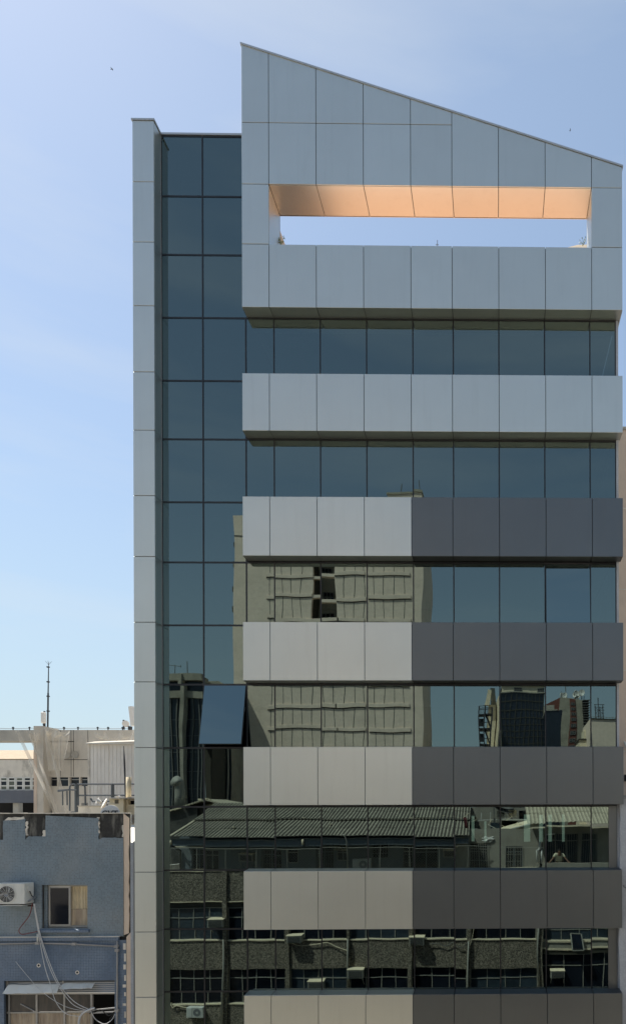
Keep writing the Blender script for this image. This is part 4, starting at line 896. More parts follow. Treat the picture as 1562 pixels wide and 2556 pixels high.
# fascia beam and gutter under the long roof
EY = -17.45
ex = lambda u: MX(u, 2095, EY)
ez = lambda v: MZ(900, v, EY)
box('fascia_beam', M['veranda_wall'], ob, ex(426), ex(1170), EY-.25, EY-.02, ez(2110.5), ez(2095)-.0)
box('gutter', M['frame_pale'], ob, ex(423), ex(1171), EY-.015, EY+.06, ez(2095), ez(2092.6)-.02)
box('veranda_ceiling', M['veranda_white'], ob, ex(426), ex(1170), VY-.01, EY-.26, ez(2101), ez(2099))
pipe_ = lambda name, pts, r, m, par, n=6: MB().tube([mir(*p) for p in pts], r, n).build(name, M[m], par, smooth=True)
pipe_('rain_spout', [(752,2096,EY+.05),(752,2108,EY+.05)], .06, 'sill', ob); pipe_('rain_spout', [(427,2098,EY),(427,2110,EY)], .05, 'sill', ob)
pipe_('rain_spout', [(426,2112,EY),(450,2124,VY+.1),(451,2170,VY+.1)], .06, 'tbar', ob)
pipe_('door_lamp', [(430,2115,VY+.3),(524,2117,VY+.3),(612,2119,VY+.3)], .02, 'sill', ob)
pipe_('gooseneck_pipe', [(858,2083,EY+.1),(864,2090,EY+.12),(868,2102,EY+.12),(868,2166,EY+.12)], .025, 'frame_pale', ob)
pipe_('white_downpipe', [(1342,2062,FY-1.0),(1346,2075,FY-1.0),(1346,2118,FY-1.0),(1340,2122,FY-1.0),(1340,2155,FY-1.0)], .08, 'white_metal', ob); pipe_('white_downpipe', [(1350,2120,FY-1.0),(1350,2158,FY-1.0)], .05, 'white_metal', ob)
for (u, v0, v1) in ((557,2345,2560),(868,2345,2460),(1168,2350,2560),(1346,2290,2460)): pipe_('drain_pipe', [(u,v0,FY+.22),(u-1,(v0+v1)/2,FY+.22),(u,v1,FY+.22)], .045, 'frame_pale', ob)
# small corrugated awning
aw = MB(); n = 28
vs = []
for j in range(2):
    for i in range(n+1): p = mir(833+(36*i/n)-2*j, 2112+11*j, VY+.1+.55*j); vs.append((p.x, p.y, p.z+.035*math.sin(i*1.4)))
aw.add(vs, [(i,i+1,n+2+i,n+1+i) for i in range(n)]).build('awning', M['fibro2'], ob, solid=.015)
# right wing with the pale roof
RX0 = MX(1356,2100,-18.6)
RY = -18.6
rx = lambda u: MX(u,2100,RY); rz = lambda v: MZ(1400,v,RY)
holes(MB(), rx(1352), 9.5, lowv, rz(2062), RY-.2, RY, [(rx(1361),rx(1441),max(lowv+.02,rz(2175)),rz(2080)),(rx(1447),rx(1489),max(lowv+.02,rz(2175)),rz(2080))]).build('veranda_wall', M['veranda_white'], ob)
for a, b, n in ((1361,1441,3),(1447,1489,2)):
    o = win_wall(ob, rx(a), rx(b), max(lowv+.02,rz(2175)), rz(2080), RY-.1, n, .82, 'frame_pale', 'win_b', .05)
    g = MB(); k = int((rx(b)-rx(a))/.11)
    for i in range(k+1): x = rx(a)+(rx(b)-rx(a))*i/k; g.box(x-.008,x+.008,RY+.02,RY+.04,lowv+.05,rz(2080))
    g.build('grille', M['frame_pale'], ob)
pipe_('lamp_tube', [(1360,2085,RY+.2),(1388,2082,RY+.2)], .04, 'white_metal', ob)
# corrugated roofs, sheet by sheet
def roof(x0, x1, y0, z0, slope, courses, length, m, par, sheet=1.06, amp=.021, pitch=.2, jit=1.0, lip=.0):
    for c in range(courses):
        x = x0
        while x < x1-.05:
            xe = min(x+sheet, x1); n = int((xe-x)/pitch*8); vs = []; fs = []
            dz = random.uniform(-.006,.010)*jit; sk = random.uniform(-.004,.004)*jit
            for j in range(2):
                yy = -c*length*.94-j*length
                for i in range(n+1):
                    xx = x+(xe-x+.03)*i/n; vs.append((xx, y0+yy, z0+dz+sk*(xx-x)-yy*slope+amp*math.sin(2*math.pi*xx/pitch)+(.02 if j == 0 else 0)+lip*(c >= 2)))
            for i in range(n): fs.append((i, n+1+i, n+2+i, i+1))
            MB().add(vs, fs).build('roof_sheet', M[m], par, solid=.012); x = xe
lr = thing('corrugated_roof', 'long dark corrugated fibre cement roof over the veranda across the street', 'roof', (-9, -20, H))
eL = mir(423, 2091, -17.3); eR = mir(1170, 2085, -17.3)
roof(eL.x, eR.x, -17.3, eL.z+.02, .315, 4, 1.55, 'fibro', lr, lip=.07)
for x in (eL.x+.05,): MB().bar((x, -17.32, eL.z+.06), (x, -23.2, eL.z+.06+5.9*.315), .16, .06).build('verge_tile', M['fibro2'], lr)
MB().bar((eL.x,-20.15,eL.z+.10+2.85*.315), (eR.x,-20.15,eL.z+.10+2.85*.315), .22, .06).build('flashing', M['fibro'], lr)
for u, v in ((585,2072),(755,2052),(827,2066),(1018,2063),(1024,2052),(1108,2048),(944,2022),(994,2028),(795,2023)):
    yy = -17.3-(2091-v)*.075; p = mir(u, v, yy); zz_ = eL.z+.02+(-17.3-p.y)*.315+.09; MB().box(p.x-.07,p.x+.06,p.y-.1,p.y+.08,zz_,zz_+.04).build('patch_stone', M['sill'], lr)
rr2 = thing('corrugated_roof', 'pale beige corrugated roof across the street, mirrored at the right end of the glass', 'roof', (5, -20, H))
e2 = mir(1316, 2056, -17.6)
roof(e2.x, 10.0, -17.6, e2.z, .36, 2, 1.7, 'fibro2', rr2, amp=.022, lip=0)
MB().box(e2.x+.3, 10, -21.4, -20.9, e2.z+1.22, e2.z+1.5).build('ridge_wall', M['sill'], rr2)
box('gutter', M['sill'], rr2, e2.x+.2, 10, -17.7, -17.62, e2.z-.22, e2.z-.14)
# chain link fence on the parapet
cf = thing('chain_link_fence', 'chain link fence along the veranda edge across the street', 'fence', (-7, FY-.1, fz(2169)))
FYY = FY-.12; x0, x1, z0, z1 = fx(424), fx(1356), fz(2169), fz(2117)
mesh_ = MB(); st = .14; k = x0-(z1-z0)
def strip(xa, za, xb, zb):
    d = .0035; mesh_.add([(xa,FYY,za-d),(xb,FYY,zb-d),(xb,FYY,zb+d),(xa,FYY,za+d)], [(0,1,2,3)])
while k < x1:
    for sgn in (1, -1):
        xa, xb = (k, k+(z1-z0)) if sgn == 1 else (k+(z1-z0), k); za, zb = z0, z1
        if min(xa,xb) < x0 or max(xa,xb) > x1: continue
        strip(xa, za, xb, zb)
    k += st
mesh_.build('wire_mesh', M['frame_pale'], cf, kind='stuff')
for u in (424,487,562,640,715,793,868,946,1021,1095,1169,1262,1340): MB().tube([(fx(u),FYY-.02,z0-.05),(fx(u),FYY-.02,z1+.03)], .018).build('post', M['frame_pale'], cf)
MB().tube([(x0,FYY-.02,z1),(x1,FYY-.02,z1)], .012, 4).build('top_rail', M['frame_pale'], cf)
# --- air conditioners across the street
def window_ac():
    t = thing('air_conditioner', 'x', 'air conditioner', (0,0,0), 'air conditioners'); t['_local'] = 1
    h = MB(); h.box(-.42,.42,0,.5,0,.46).build('housing', M['frame_pale'], t, bevel=.01)
    MB().add([(-.46,.52,.50),(.46,.52,.50),(.46,-.02,.56),(-.46,-.02,.56),(-.46,.52,.47),(.46,.52,.47),(.46,-.02,.53),(-.46,-.02,.53)], [(0,1,2,3),(7,6,5,4),(0,4,5,1),(1,5,6,2),(2,6,7,3),(3,7,4,0)]).build('top_cover', M['sill'], t)
    box('grille', M['dark'], t, -.36,.36,.502,.506,.05,.41)
    for i in range(6): box('fin', M['tbar'], t, -.36,.36,.508,.525,.075+i*.06,.10+i*.06)
    MB().bar((-.38,.45,-.02),(-.38,-.05,-.45),.03).bar((.38,.45,-.02),(.38,-.05,-.45),.03).build('bracket', M['frame_pale'], t); return t
def split_ac():
    t = thing('air_conditioner', 'x', 'air conditioner', (0,0,0), 'air conditioners'); t['_local'] = 1
    MB().box(-.45,.45,0,.34,0,.58).build('housing', M['white_metal'], t, bevel=.012)
    MB().disc((.12,.345,.29),(0,1,0),.24,20,0).build('fan_grille', M['grey_metal'], t); MB().disc((.12,.352,.29),(0,1,0),.24,20,0,.21).disc((.12,.352,.29),(0,1,0),.07,12).build('fan_ring', M['white_metal'], t)
    MB().bar((-.3,.3,-.02),(-.3,-.05,-.02),.04).bar((.3,.3,-.02),(.3,-.05,-.02),.04).build('bracket', M['dark_metal'], t)
    box('side_cover', M['white_metal'], t, -.40,-.16,.341,.36,.06,.52); return t
wa = window_ac(); sa = split_ac()
spots = [(wa,546,2310,FY-.05,'boxy air conditioner mirrored in the glass column, over the left bay window'),
 (wa,740,2350,FY,'boxy air conditioner with long diagonal shadow on the pebble dash, third bay'),
 (wa,794,2463,FY-.05,'boxy air conditioner among window panes under the third bay spandrel'),
 (wa,890,2437,FY+.0,'pale boxy air conditioner beside the drain pipe in the fourth bay'),
 (wa,1043,2357,FY,'boxy air conditioner with a shadow on pebble dash under the graphite band'),
 (wa,1388,2438,FY-.05,'boxy air conditioner in the black window, far right of the lowest mirrored row'),
 (wa,622,2149,VY,'boxy air conditioner on the veranda wall beside a grille window'),
 (wa,1124,2138,VY,'rusty boxy air conditioner on the veranda wall near the end of the dark roof'),
 (sa,492,2536,FY+.05,'split air conditioner unit on pebble dash at the bottom of the glass column'),
 (sa,905,2167,VY+.2,'split air conditioner unit standing on the veranda floor by the fence')]
for i, (src, u, v, y, lab) in enumerate(spots):
    p = mir(u, v, y)
    if src is sa and i == 8 or (src is wa and i == 0): o = src; o.location = p; o['label'] = lab
    else: o = copy_thing(src, p, lab)
    if src is wa: o.scale = (.9,.9,.85)
def mwire(pts, r, m, label):
    P = [mir(*p) for p in pts]; Q = []
    for i in range(len(P)-1):
        p0, p1, p2, p3 = P[max(i-1,0)], P[i], P[i+1], P[min(i+2,len(P)-1)]
        for k in range(5): t = k/5; Q.append(.5*((2*p1)+(p2-p0)*t+(2*p0-5*p1+4*p2-p3)*t*t+(3*p1-p0-3*p2+p3)*t*t*t))
    Q.append(P[-1]); return tag(MB().tube(Q, r, 5).build('cable', M[m], None, smooth=True), label, 'cable')
mwire([(725,2350,FY+.1),(745,2360,FY+.1),(770,2360,FY+.1),(800,2356,FY+.12),(818,2353,FY+.12),(840,2364,FY+.12),(866,2374,FY+.2)], .022, 'sill', 'pale wavy cable slung across pebble dash between air conditioner and drain pipe')
mwire([(1062,2358,FY+.1),(1090,2356,FY+.12),(1110,2362,FY+.12),(1130,2354,FY+.12),(1150,2365,FY+.12),(1168,2350,FY+.2)], .018, 'tbar', 'dark cable drooping on pebble dash left of the right drain pipe')
mwire([(427,2500,FY+.12),(430,2512,FY+.12),(440,2508,FY+.12),(455,2512,FY+.12),(474,2516,FY+.12)], .03, 'sill', 'coiled white hose left of the split air conditioner')
mwire([(1185,2290,FY+.25),(1180,2330,FY+.25),(1172,2360,FY+.25)], .015, 'sill', 'thin pale wire beside the right drain pipe')
tw = thing('tilted_window', 'white framed window swung open over the right facade strip, mirrored at the lower right', 'window', tuple(mir(1440,2370,FY+.3)))
f = MB(); A_, B_, C_, D_ = [mir(*p) for p in ((1424,2328,FY+.1),(1450,2330,FY+.1),(1457,2370,FY+.5),(1430,2370,FY+.5))]
for p, q in ((A_,B_),(B_,C_),(C_,D_),(D_,A_)): f.bar(p, q, .05)
f.build('frame', M['frame_pale'], tw); MB().add([A_,B_,C_,D_], [(0,1,2,3)]).build('pane', M['win'], tw, solid=.008)
# --- the street wall goes on to both sides: unseen houses added to bounce light
for (xa, xb, top, nm, lab) in ((-37.0, left_end-.35, H-3.3, 'light_fill_house', 'unseen cream house added to bounce light, left of the pebble dashed house'), (10.4, 27.0, H+7.5, 'light_fill_house', 'unseen cream house added to bounce light, right of the pale corrugated roof')):
    ah = thing(nm, lab, 'building', ((xa+xb)/2, FY-5, 0)); hs = []
    for i in range(5):
        for j in range(6):
            a = xa+1+(xb-xa-2)/5*i+.4; z = 4.2+3.1*j
            if z+1.5 < top-.5: hs.append((a, a+1.4, z, z+1.5))
    holes(MB(), xa, xb, 0, top, FY-.3, FY, hs).build('wall', M['bounce_cream'], ah)
    box('side_wall', M['bounce_cream'], ah, xa, xa+.3, FY-10, FY-.301, 0, top-.01); box('side_wall', M['bounce_cream'], ah, xb-.3, xb, FY-10, FY-.301, 0, top-.01)
    box('back_wall', M['dark'], ah, xa+.31, xb-.31, FY-2.2, FY-2.0, 0, top-.2); box('roof_slab', M['concrete'], ah, xa+.31, xb-.31, FY-10, FY-.31, top-.5, top-.3)
    for h in hs: win_wall(ah, h[0], h[1], h[2], h[3], FY-.15, 2); 
    for h in hs: box('sill', M['sill'], ah, h[0]-.1, h[1]+.1, FY+.001, FY+.12, h[2]-.08, h[2])
# --- clutter terrace between both roofs
ct_ = thing('roof_terrace', 'cluttered little roof terrace between the dark and the pale corrugated roof', 'terrace', (0,-22,H))
TYY = -21.5
def mb_(name, u0, u1, v0, v1, y, dy, m): p, q = mir(u0, v1, y), mir(u1, v0, y); return box(name, M[m], ct_, p.x, q.x, y-dy, y, p.z, q.z)
mb_('back_wall', 1168, 1330, 2014, 2120, -23, .2, 'veranda_white'); mb_('shelf', 1198, 1322, 2043, 2046, TYY, .6, 'white_metal'); mb_('shelf', 1204, 1300, 2010, 2012, TYY, .6, 'tbar')
for u in (1203,1223,1258,1266): mb_('post', u, u+2, 2028, 2043, TYY, .06, 'white_metal')
mb_('pole', 1231, 1235, 1990, 2085, TYY+.3, .15, 'tbar'); mb_('pole', 1211, 1216, 2050, 2085, TYY+.3, .1, 'frame_pale')
mb_('dark_hatch', 1250, 1292, 2048, 2078, TYY-.4, .1, 'dark'); mb_('dark_hatch', 1172, 1222, 2100, 2120, -20.6, .1, 'dark')
mb_('rail', 1205, 1290, 2038, 2039, TYY+.4, .03, 'frame_pale'); mb_('rail', 1205, 1290, 2033, 2034, TYY+.4, .03, 'frame_pale')
p0, p1, p2, p3 = mir(1226,2082,-19.6), mir(1344,2050,-19.6), mir(1346,2074,-19.6), mir(1250,2100,-19.6)
MB().add([p0,p1,p2,p3]+[p+Vector((0,-1.6,.25)) for p in (p0,p1,p2,p3)], [(0,1,2,3),(7,6,5,4),(0,4,5,1),(1,5,6,2),(2,6,7,3),(3,7,4,0)]).build('sloping_canopy', M['sill'], ct_)
MB().bar(p0+Vector((0,.03,.02)), p1+Vector((0,.03,.02)), .06).build('canopy_edge', M['white_metal'], ct_)
rnd = random.Random(11); M['dark_red'] = mat('dark_red_paint', (.16,.03,.03), .6)
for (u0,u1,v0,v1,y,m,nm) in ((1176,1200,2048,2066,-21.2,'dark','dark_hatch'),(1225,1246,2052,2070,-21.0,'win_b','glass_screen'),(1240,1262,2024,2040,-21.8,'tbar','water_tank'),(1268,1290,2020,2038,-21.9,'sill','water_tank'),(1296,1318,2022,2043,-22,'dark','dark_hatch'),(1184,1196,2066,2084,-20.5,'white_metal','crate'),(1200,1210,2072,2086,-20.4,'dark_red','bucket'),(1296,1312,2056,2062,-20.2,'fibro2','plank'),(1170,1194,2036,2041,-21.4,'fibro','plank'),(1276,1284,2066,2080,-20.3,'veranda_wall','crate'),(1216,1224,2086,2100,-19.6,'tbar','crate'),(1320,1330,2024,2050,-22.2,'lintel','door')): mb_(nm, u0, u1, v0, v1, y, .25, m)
for i in range(9):
    a = mir(rnd.uniform(1178,1320), rnd.uniform(2030,2075), rnd.uniform(-21.4,-20.2)); b = a+Vector((rnd.uniform(-.7,.7), rnd.uniform(-.2,.2), rnd.uniform(-.5,.7))); MB().bar(a, b, .035).build('pole', M[rnd.choice(['sill','tbar','white_metal','dark_metal'])], ct_)
cd = thing('satellite_dish', 'large grey mesh dish tilted upwards on the cluttered roof terrace', 'satellite dish', tuple(mir(1258,2018,-22)), 'satellite dishes')
MB().disc(mir(1258,2022,-22), (.2,.45,.85), .62, 26, .16).build('reflector', M['tbar'], cd, solid=.015, smooth=True); MB().tube([mir(1258,2022,-22), mir(1258,2045,-22)], .05).build('stand', M['tbar'], cd)
bg_ = tag((lambda m: m.build('rubbish_bag', M['white_metal'], None, smooth=False))(MB()), 'crumpled pale plastic sack at the edge of the roof terrace', 'bag'); bm = bmesh.new(); bmesh.ops.create_icosphere(bm, subdivisions=3, radius=.42)
c0 = mir(1222,2097,-19.3)
for v_ in bm.verts: v_.co *= 1+.22*math.sin(v_.co.x*19+3*v_.co.z)*math.sin(v_.co.z*23+v_.co.y*17); v_.co.z *= .62; v_.co += c0
bm.to_mesh(bg_.data); bm.free()
# washing on the roof edge
cl = thing('washing', 'dark red cloth hanging from a slanting stick at the end of the dark roof', 'laundry', tuple(mir(1160,2040,-18)))
MB().bar(mir(1156,2040,-18), mir(1174,2028,-18), .035).build('stick', M['sill'], cl)
vs = []; 
for j in range(5):
    for i in range(5): p = mir(1157+i*2.4+j*1.0, 2038+j*7, -18); vs.append((p.x, -18+.05*math.sin(i*2+j), p.z))
MB().add(vs, [(j*5+i, j*5+i+1, j*5+i+6, j*5+i+5) for j in range(4) for i in range(4)]).build('cloth', mat('dark_red_cloth', (.10,.02,.025), .9), cl, smooth=True, solid=.01)
# --- dark wall, little gable and duct behind the left end of the roof
dw = thing('back_building', 'damp black walled building with a low gable behind the left end of the dark roof', 'building', (-18,-26,0))
DY = -24.5
dx = lambda u: MX(u,2040,DY); dz = lambda v: MZ(500,v,DY)
MB().prism([(dx(380),H-3),(dx(492),H-3),(dx(492),dz(2014)),(dx(455),dz(2013)),(dx(420),dz(2022)),(dx(380),dz(2034))][::-1], DY-3, DY).build('wall', M['darkwall'], dw)
MB().prism([(dx(492)+.01,H-3),(dx(600),H-3),(dx(600),dz(2014)),(dx(492)+.01,dz(2014))][::-1], DY-3, DY-.3).build('wall', M['lintel'], dw)
for (a, b) in (((455,2013),(502,1998)),((502,1998),(578,2014))):
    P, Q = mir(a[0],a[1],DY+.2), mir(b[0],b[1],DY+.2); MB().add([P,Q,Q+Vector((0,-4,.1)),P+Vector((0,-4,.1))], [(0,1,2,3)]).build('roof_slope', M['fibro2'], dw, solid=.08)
P, Q = mir(380,2034,DY+.1), mir(452,2014,DY+.1); MB().bar(P, Q, .25, .08).build('verge_board', M['sill'], dw)
for u, v in ((500,1997),(516,1998),(521,2000)): p = mir(u,v,DY); MB().box(p.x-.12,p.x+.1,p.y-.1,p.y+.1,p.z-.03,p.z+.08).build('ridge_stone', M['sill'], dw)
du = thing('duct', 'pale elbow duct rising in front of the dark curved tower', 'duct', tuple(mir(447,1990,-26)))
MB().tube([mir(446,2020,-26), mir(447,1985,-26), mir(446.5,1962,-26), mir(443,1953,-26), mir(437,1949,-25.8)], [.30,.30,.32,.36,.40], 16).build('elbow_pipe', M['frame_pale'], du, smooth=True)
# --- person at the rail
def chain(name, edges, mat_, parent, sub=2):
    """edges: list of (points, radii) chains; first point of later chains names an existing point index"""
    me = bpy.data.meshes.new(name); vs = []; es = []; rs = []
    for ch, rad, root in edges:
        prev = root
        for p, r in zip(ch, rad):
            vs.append(p); rs.append(r)
            if prev is not None: es.append((prev, len(vs)-1))
            prev = len(vs)-1
    me.from_pydata(vs, es, []); o = bpy.data.objects.new(name, me); SC.collection.objects.link(o); adopt(o, parent)
    md = o.modifiers.new('skin', 'SKIN'); sk = me.skin_vertices[0].data
    for i, r in enumerate(rs): sk[i].radius = (r if isinstance(r, tuple) else (r, r)); sk[i].use_root = (i == 0)
    s2 = o.modifiers.new('sub', 'SUBSURF'); s2.levels = sub; s2.render_levels = sub; me.materials.append(mat_); return o
fl = H-3.0; pc = mir(1396, 2150, FY-.35); PXc, PYc = pc.x, FY-.48
pn = thing('person', 'person in a pale T-shirt leaning with spread arms on the parapet across the street', 'person', (PXc,PYc,fl))
pn['_local'] = 1
S = lambda x, y, z: (x, y, z)
E_ = []
body = [S(0,-.05,.92), S(0,-.02,1.08), S(0,.06,1.25), S(0,.13,1.40), S(0,.19,1.46), S(0,.25,1.53), S(0,.28,1.62)]
E_.append((body, [(.15,.11),(.14,.10),(.16,.11),(.15,.09),(.055,.055),(.075,.085),(.08,.09)], None))
nidx = len(body)
def limb(pts, rad, root):
    global nidx
    E_.append((pts, rad, root)); s0 = nidx; nidx += len(pts); return s0
for sd in (-1, 1):
    s0 = limb([S(sd*.19,.13,1.38), S(sd*.30,.20,1.16), S(sd*.44,.30,.97), S(sd*.50,.35,.93)], [.06,.045,.033,.03], 3)
    hp = (sd*.50,.35,.93)
    for k, (dx_, dy_) in enumerate(((.03,.09),(.012,.105),(-.008,.10),(-.027,.085))):
        limb([S(hp[0]+sd*dx_,.35+dy_*.55,.925), S(hp[0]+sd*dx_*1.3,.35+dy_,.905)], [.010,.008], s0+3)
    limb([S(hp[0]-sd*.045,.37,.92), S(hp[0]-sd*.06,.40,.905)], [.012,.009], s0+3)
    limb([S(sd*.10,-.05,.84), S(sd*.12,-.02,.48), S(sd*.12,-.08,.08), S(sd*.13,.05,.04)], [.085,.06,.042,.035], 0)
chain('body', E_, M['skin'], pn)
chain('shirt', [([S(0,-.05,.90), S(0,-.02,1.06), S(0,.06,1.24), S(0,.125,1.39), S(0,.165,1.435)], [(.175,.135),(.165,.125),(.185,.13),(.175,.115),(.08,.07)], None)] +
      [([S(sd*.19,.13,1.385), S(sd*.275,.18,1.22)], [.085,.07], 3) for sd in (-1,1)], M['shirt'], pn)
chain('trousers', [([S(0,-.05,.93), S(0,-.05,.86)], [(.17,.13),(.16,.13)], None)] + [([S(sd*.10,-.05,.80), S(sd*.12,-.02,.48), S(sd*.12,-.08,.12)], [.105,.08,.06], 1) for sd in (-1,1)], M['trousers'], pn)
chain('hair', [([S(0,.215,1.56), S(0,.235,1.63), S(0,.255,1.70)], [(.078,.07),(.09,.085),(.062,.07)], None)], M['hair'], pn)
for sd in (-1,1): MB().tube([(sd*.032,.345,1.60),(sd*.032,.356,1.60)], .011, 8).build('eye', M['hair'], pn)
MB().tube([(0,.34,1.60),(0,.372,1.572),(0,.345,1.56)], [.008,.016,.012], 6).build('nose', M['skin'], pn, smooth=True)
MB().tube([(-.025,.345,1.532),(0,.352,1.530),(.025,.345,1.532)], .006, 5).build('mouth', M['hair'], pn)

# ================================================================== TOWERS BEHIND THE STREET (seen in the glass)
TWY = -60.0
X_ = lambda u, v=1600, y=TWY: MX(u, v, y)
Z_ = lambda v, u=800, y=TWY: MZ(u, v, y)
tb = thing('tower_block', 'big olive beige tower block with shallow ruled wall panels, mirrored in the glass', 'building', (-14,-66,0))
x0, x1 = X_(583), X_(1052)
ttop = Z_(1288)
rec = []
pitch = Z_(1441)-Z_(1495.6); zr0 = Z_(1441)            # slab bottom lines
nf = 26
gx = X_(781), X_(836)
for k in range(-8, 3):
    zt = zr0+(-0)*pitch - k*0
for k in range(-1, 3):
    zc = Z_(1441)+pitch*k; rec.append((gx[0], gx[1], zc-pitch*.92, zc-.15))
holes(MB(), x0, x1, 0, ttop, TWY-.5, TWY, rec).build('wall', M['tower'], tb)
box('wall', M['tower'], tb, x1-.4, x1-.001, TWY-11, TWY-.501, 0, ttop-.01); box('wall', M['tower'], tb, x0, x0+.3, TWY-11, TWY-.501, 0, ttop-.01)
box('roof_slab', M['tconc'], tb, x0, x1, TWY-11, TWY-.5, ttop-.3, ttop-.2)
box('inner_wall', M['tconc'], tb, gx[0]-1, gx[1]+1, TWY-3.2, TWY-3, H, ttop-1); box('niche_side', M['lintel'], tb, gx[0]-.2, gx[0]-.02, TWY-3, TWY-.51, H, ttop-1); box('niche_side', M['tower'], tb, gx[1]+.02, gx[1]+.2, TWY-3, TWY-.51, H, ttop-1)
for h in rec:
    for q0, q1 in ((.12,.62),(.74,.95)):
        o = win_wall(tb, h[0]+(h[1]-h[0])*q0, h[0]+(h[1]-h[0])*q1, h[2]+.7, h[2]+1.7, TWY-2.9, 3 if q0 < .5 else 1, .5, 'tbar', 'win', .08)
groups = [(X_(669),X_(781)),(X_(836),X_(884)),(X_(690),X_(780)),(X_(886),X_(1028))]
spans = [(X_(669),X_(781)),(X_(836),X_(911)),(X_(917),X_(1026))]
k = 0
for k in range(0, 30):
    zb = Z_(1441)+pitch*(2-k)
    if zb < H-2: break
    for (a, b) in spans:
        if k <= 2 or True:
            box('slab_ledge', M['tower'], tb, a, b if not (k > 3 and b < gx[0]+.1) else gx[1]+.2, TWY+.002, TWY+.12, zb, zb+.42, bevel=.02)
            box('shadow_gap', M['tower_line'], tb, a, b if not (k > 3 and b < gx[0]+.1) else gx[1]+.2, TWY-.0, TWY+.03, zb-.09, zb-.002)
    nx = [652.0+25.6*i for i in range(1, 15)]
    for u in nx:
        x = X_(u)
        if k <= 3 and gx[0]-.1 < x < gx[1]+.1: continue
        box('wall_joint', M['tower_line'], tb, x-.035, x+.035, TWY+.001, TWY+.012, zb-pitch+.42, zb-.09)
pz0, pz1 = Z_(1262), Z_(1222); box('penthouse', M['tower'], tb, X_(970), X_(1050), TWY-6, TWY-.4, ttop-.2, Z_(1224)); box('penthouse_cap', M['tconc'], tb, X_(968), X_(1052), TWY-6.1, TWY-.3, Z_(1224), Z_(1219))
for u in (1004, 1046): MB().tube([mir(u,1222,TWY-2), mir(u,1204,TWY-2)], .05, 5).build('antenna_rod', M['tbar'], tb)
for v in (1350, 1403, 1465, 1515): p = mir(581, v, TWY); MB().box(p.x-.28,p.x+.01,TWY-1.2,TWY-.6,p.z-.3,p.z+.3).build('wall_unit', M['lintel'], tb)
box('string_course', M['tower_line'], tb, x0-.02, x1, TWY+.001, TWY+.05, Z_(1332)-.08, Z_(1332))
# curved dark tower
ta = thing('curved_tower', 'old concrete tower with dark glass and curved cornice, mirrored in the glass column', 'building', (-40,-50,0))
AYY = -50.0
ax_ = lambda u: MX(u,1800,AYY); az_ = lambda v: MZ(450,v,AYY)
def curve_y(x):                        # plan: gently bowed front
    c = ax_(440); return AYY-.035*(x-c)**2*.6
def bowed(name, m, u0, u1, v0, v1, off, thick, n=12):
    xa, xb, z0, z1 = ax_(u0), ax_(u1), az_(v1), az_(v0); vs = []; fs = []
    for i in range(n+1):
        x = xa+(xb-xa)*i/n; y = curve_y(x)
        vs += [(x,y+off,z0),(x,y+off,z1),(x,y+off-thick,z1),(x,y+off-thick,z0)]
    for i in range(n):
        a = i*4
        for j in range(4): fs.append((a+j, a+(j+1)%4, a+4+(j+1)%4, a+4+j))
    fs += [(3,2,1,0),(n*4,n*4+1,n*4+2,n*4+3)]; return MB().add(vs, fs).build(name, M[m], ta)
bowed('glass_wall', 'tglass', 370, 506, 1702, 2120, 0, .3); bowed('cornice', 'tconc', 366, 511, 1686, 1702, .5, 1.2); bowed('spandrel', 'tconc', 368, 505, 1726, 1743, .3, .5)
bowed('roof_slab', 'tconc', 372, 497, 1684, 1687, .1, 9)
box('side_wall', M['lintel'], ta, ax_(506), ax_(508), AYY-9, AYY-2.0, 0, az_(1700))
box('column', M['tconc'], ta, ax_(457), ax_(465), AYY-1, AYY+.75, 0, az_(1688)); box('column', M['tconc'], ta, ax_(372), ax_(380), AYY-1, AYY+.6, 0, az_(1688))
for u in (390,403,417,430,444,478,492,500): x = ax_(u); box('mullion', M['tbar'], ta, x-.05, x+.05, curve_y(x)+.001, curve_y(x)+.12, 0, az_(1743))
for v in list(range(1792,2110,44)): bowed('transom', 'tbar', 372, 505, v, v+1.2, .06, .05)
MB().tube([mir(424,1686,AYY-2), mir(421,1640,AYY-2)], .05, 5).build('antenna_rod', M['tbar'], ta); MB().tube([mir(440,1684,AYY-2), mir(440,1663,AYY-2)], .04, 5).tube([mir(412,1661,AYY-2), mir(454,1667,AYY-2)], .03, 4).tube([mir(454,1664,AYY-2), mir(454,1670,AYY-2)], .03, 4).build('aerial', M['tbar'], ta); MB().tube([mir(471,1684,AYY-2), mir(470,1655,AYY-2)], .05, 5).build('antenna_rod', M['tbar'], ta)
tc_ = thing('striped_tower', 'dark office slab with thin white vertical fins between the curved tower and the beige tower', 'building', (-34,-57,0))
CYY = -56.0; cx_ = lambda u: MX(u,1900,CYY); cz_ = lambda v: MZ(540,v,CYY)
MB().prism([(cx_(513),0),(cx_(578),0),(cx_(578),cz_(1713)),(cx_(566),cz_(1708)),(cx_(547),cz_(1694)),(cx_(513),cz_(1695))][::-1], CYY-8, CYY-.02).build('wall', M['tconc'], tc_)
box('side_panel', M['lintel'], tc_, cx_(513), cx_(531), CYY-.01, CYY+.1, 0, cz_(1730)); box('glass_wall', M['tglass'], tc_, cx_(531)+.01, cx_(577), CYY-.01, CYY+.05, 0, cz_(1730))
for u in (533,546,559,571): box('fin', M['veranda_white'], tc_, cx_(u), cx_(u+1.6), CYY+.051, CYY+.45, 0, cz_(1730))
for u in (538,541,551,554,564,567): box('mullion', M['tbar'], tc_, cx_(u), cx_(u+.7), CYY+.051, CYY+.1, 0, cz_(1730))
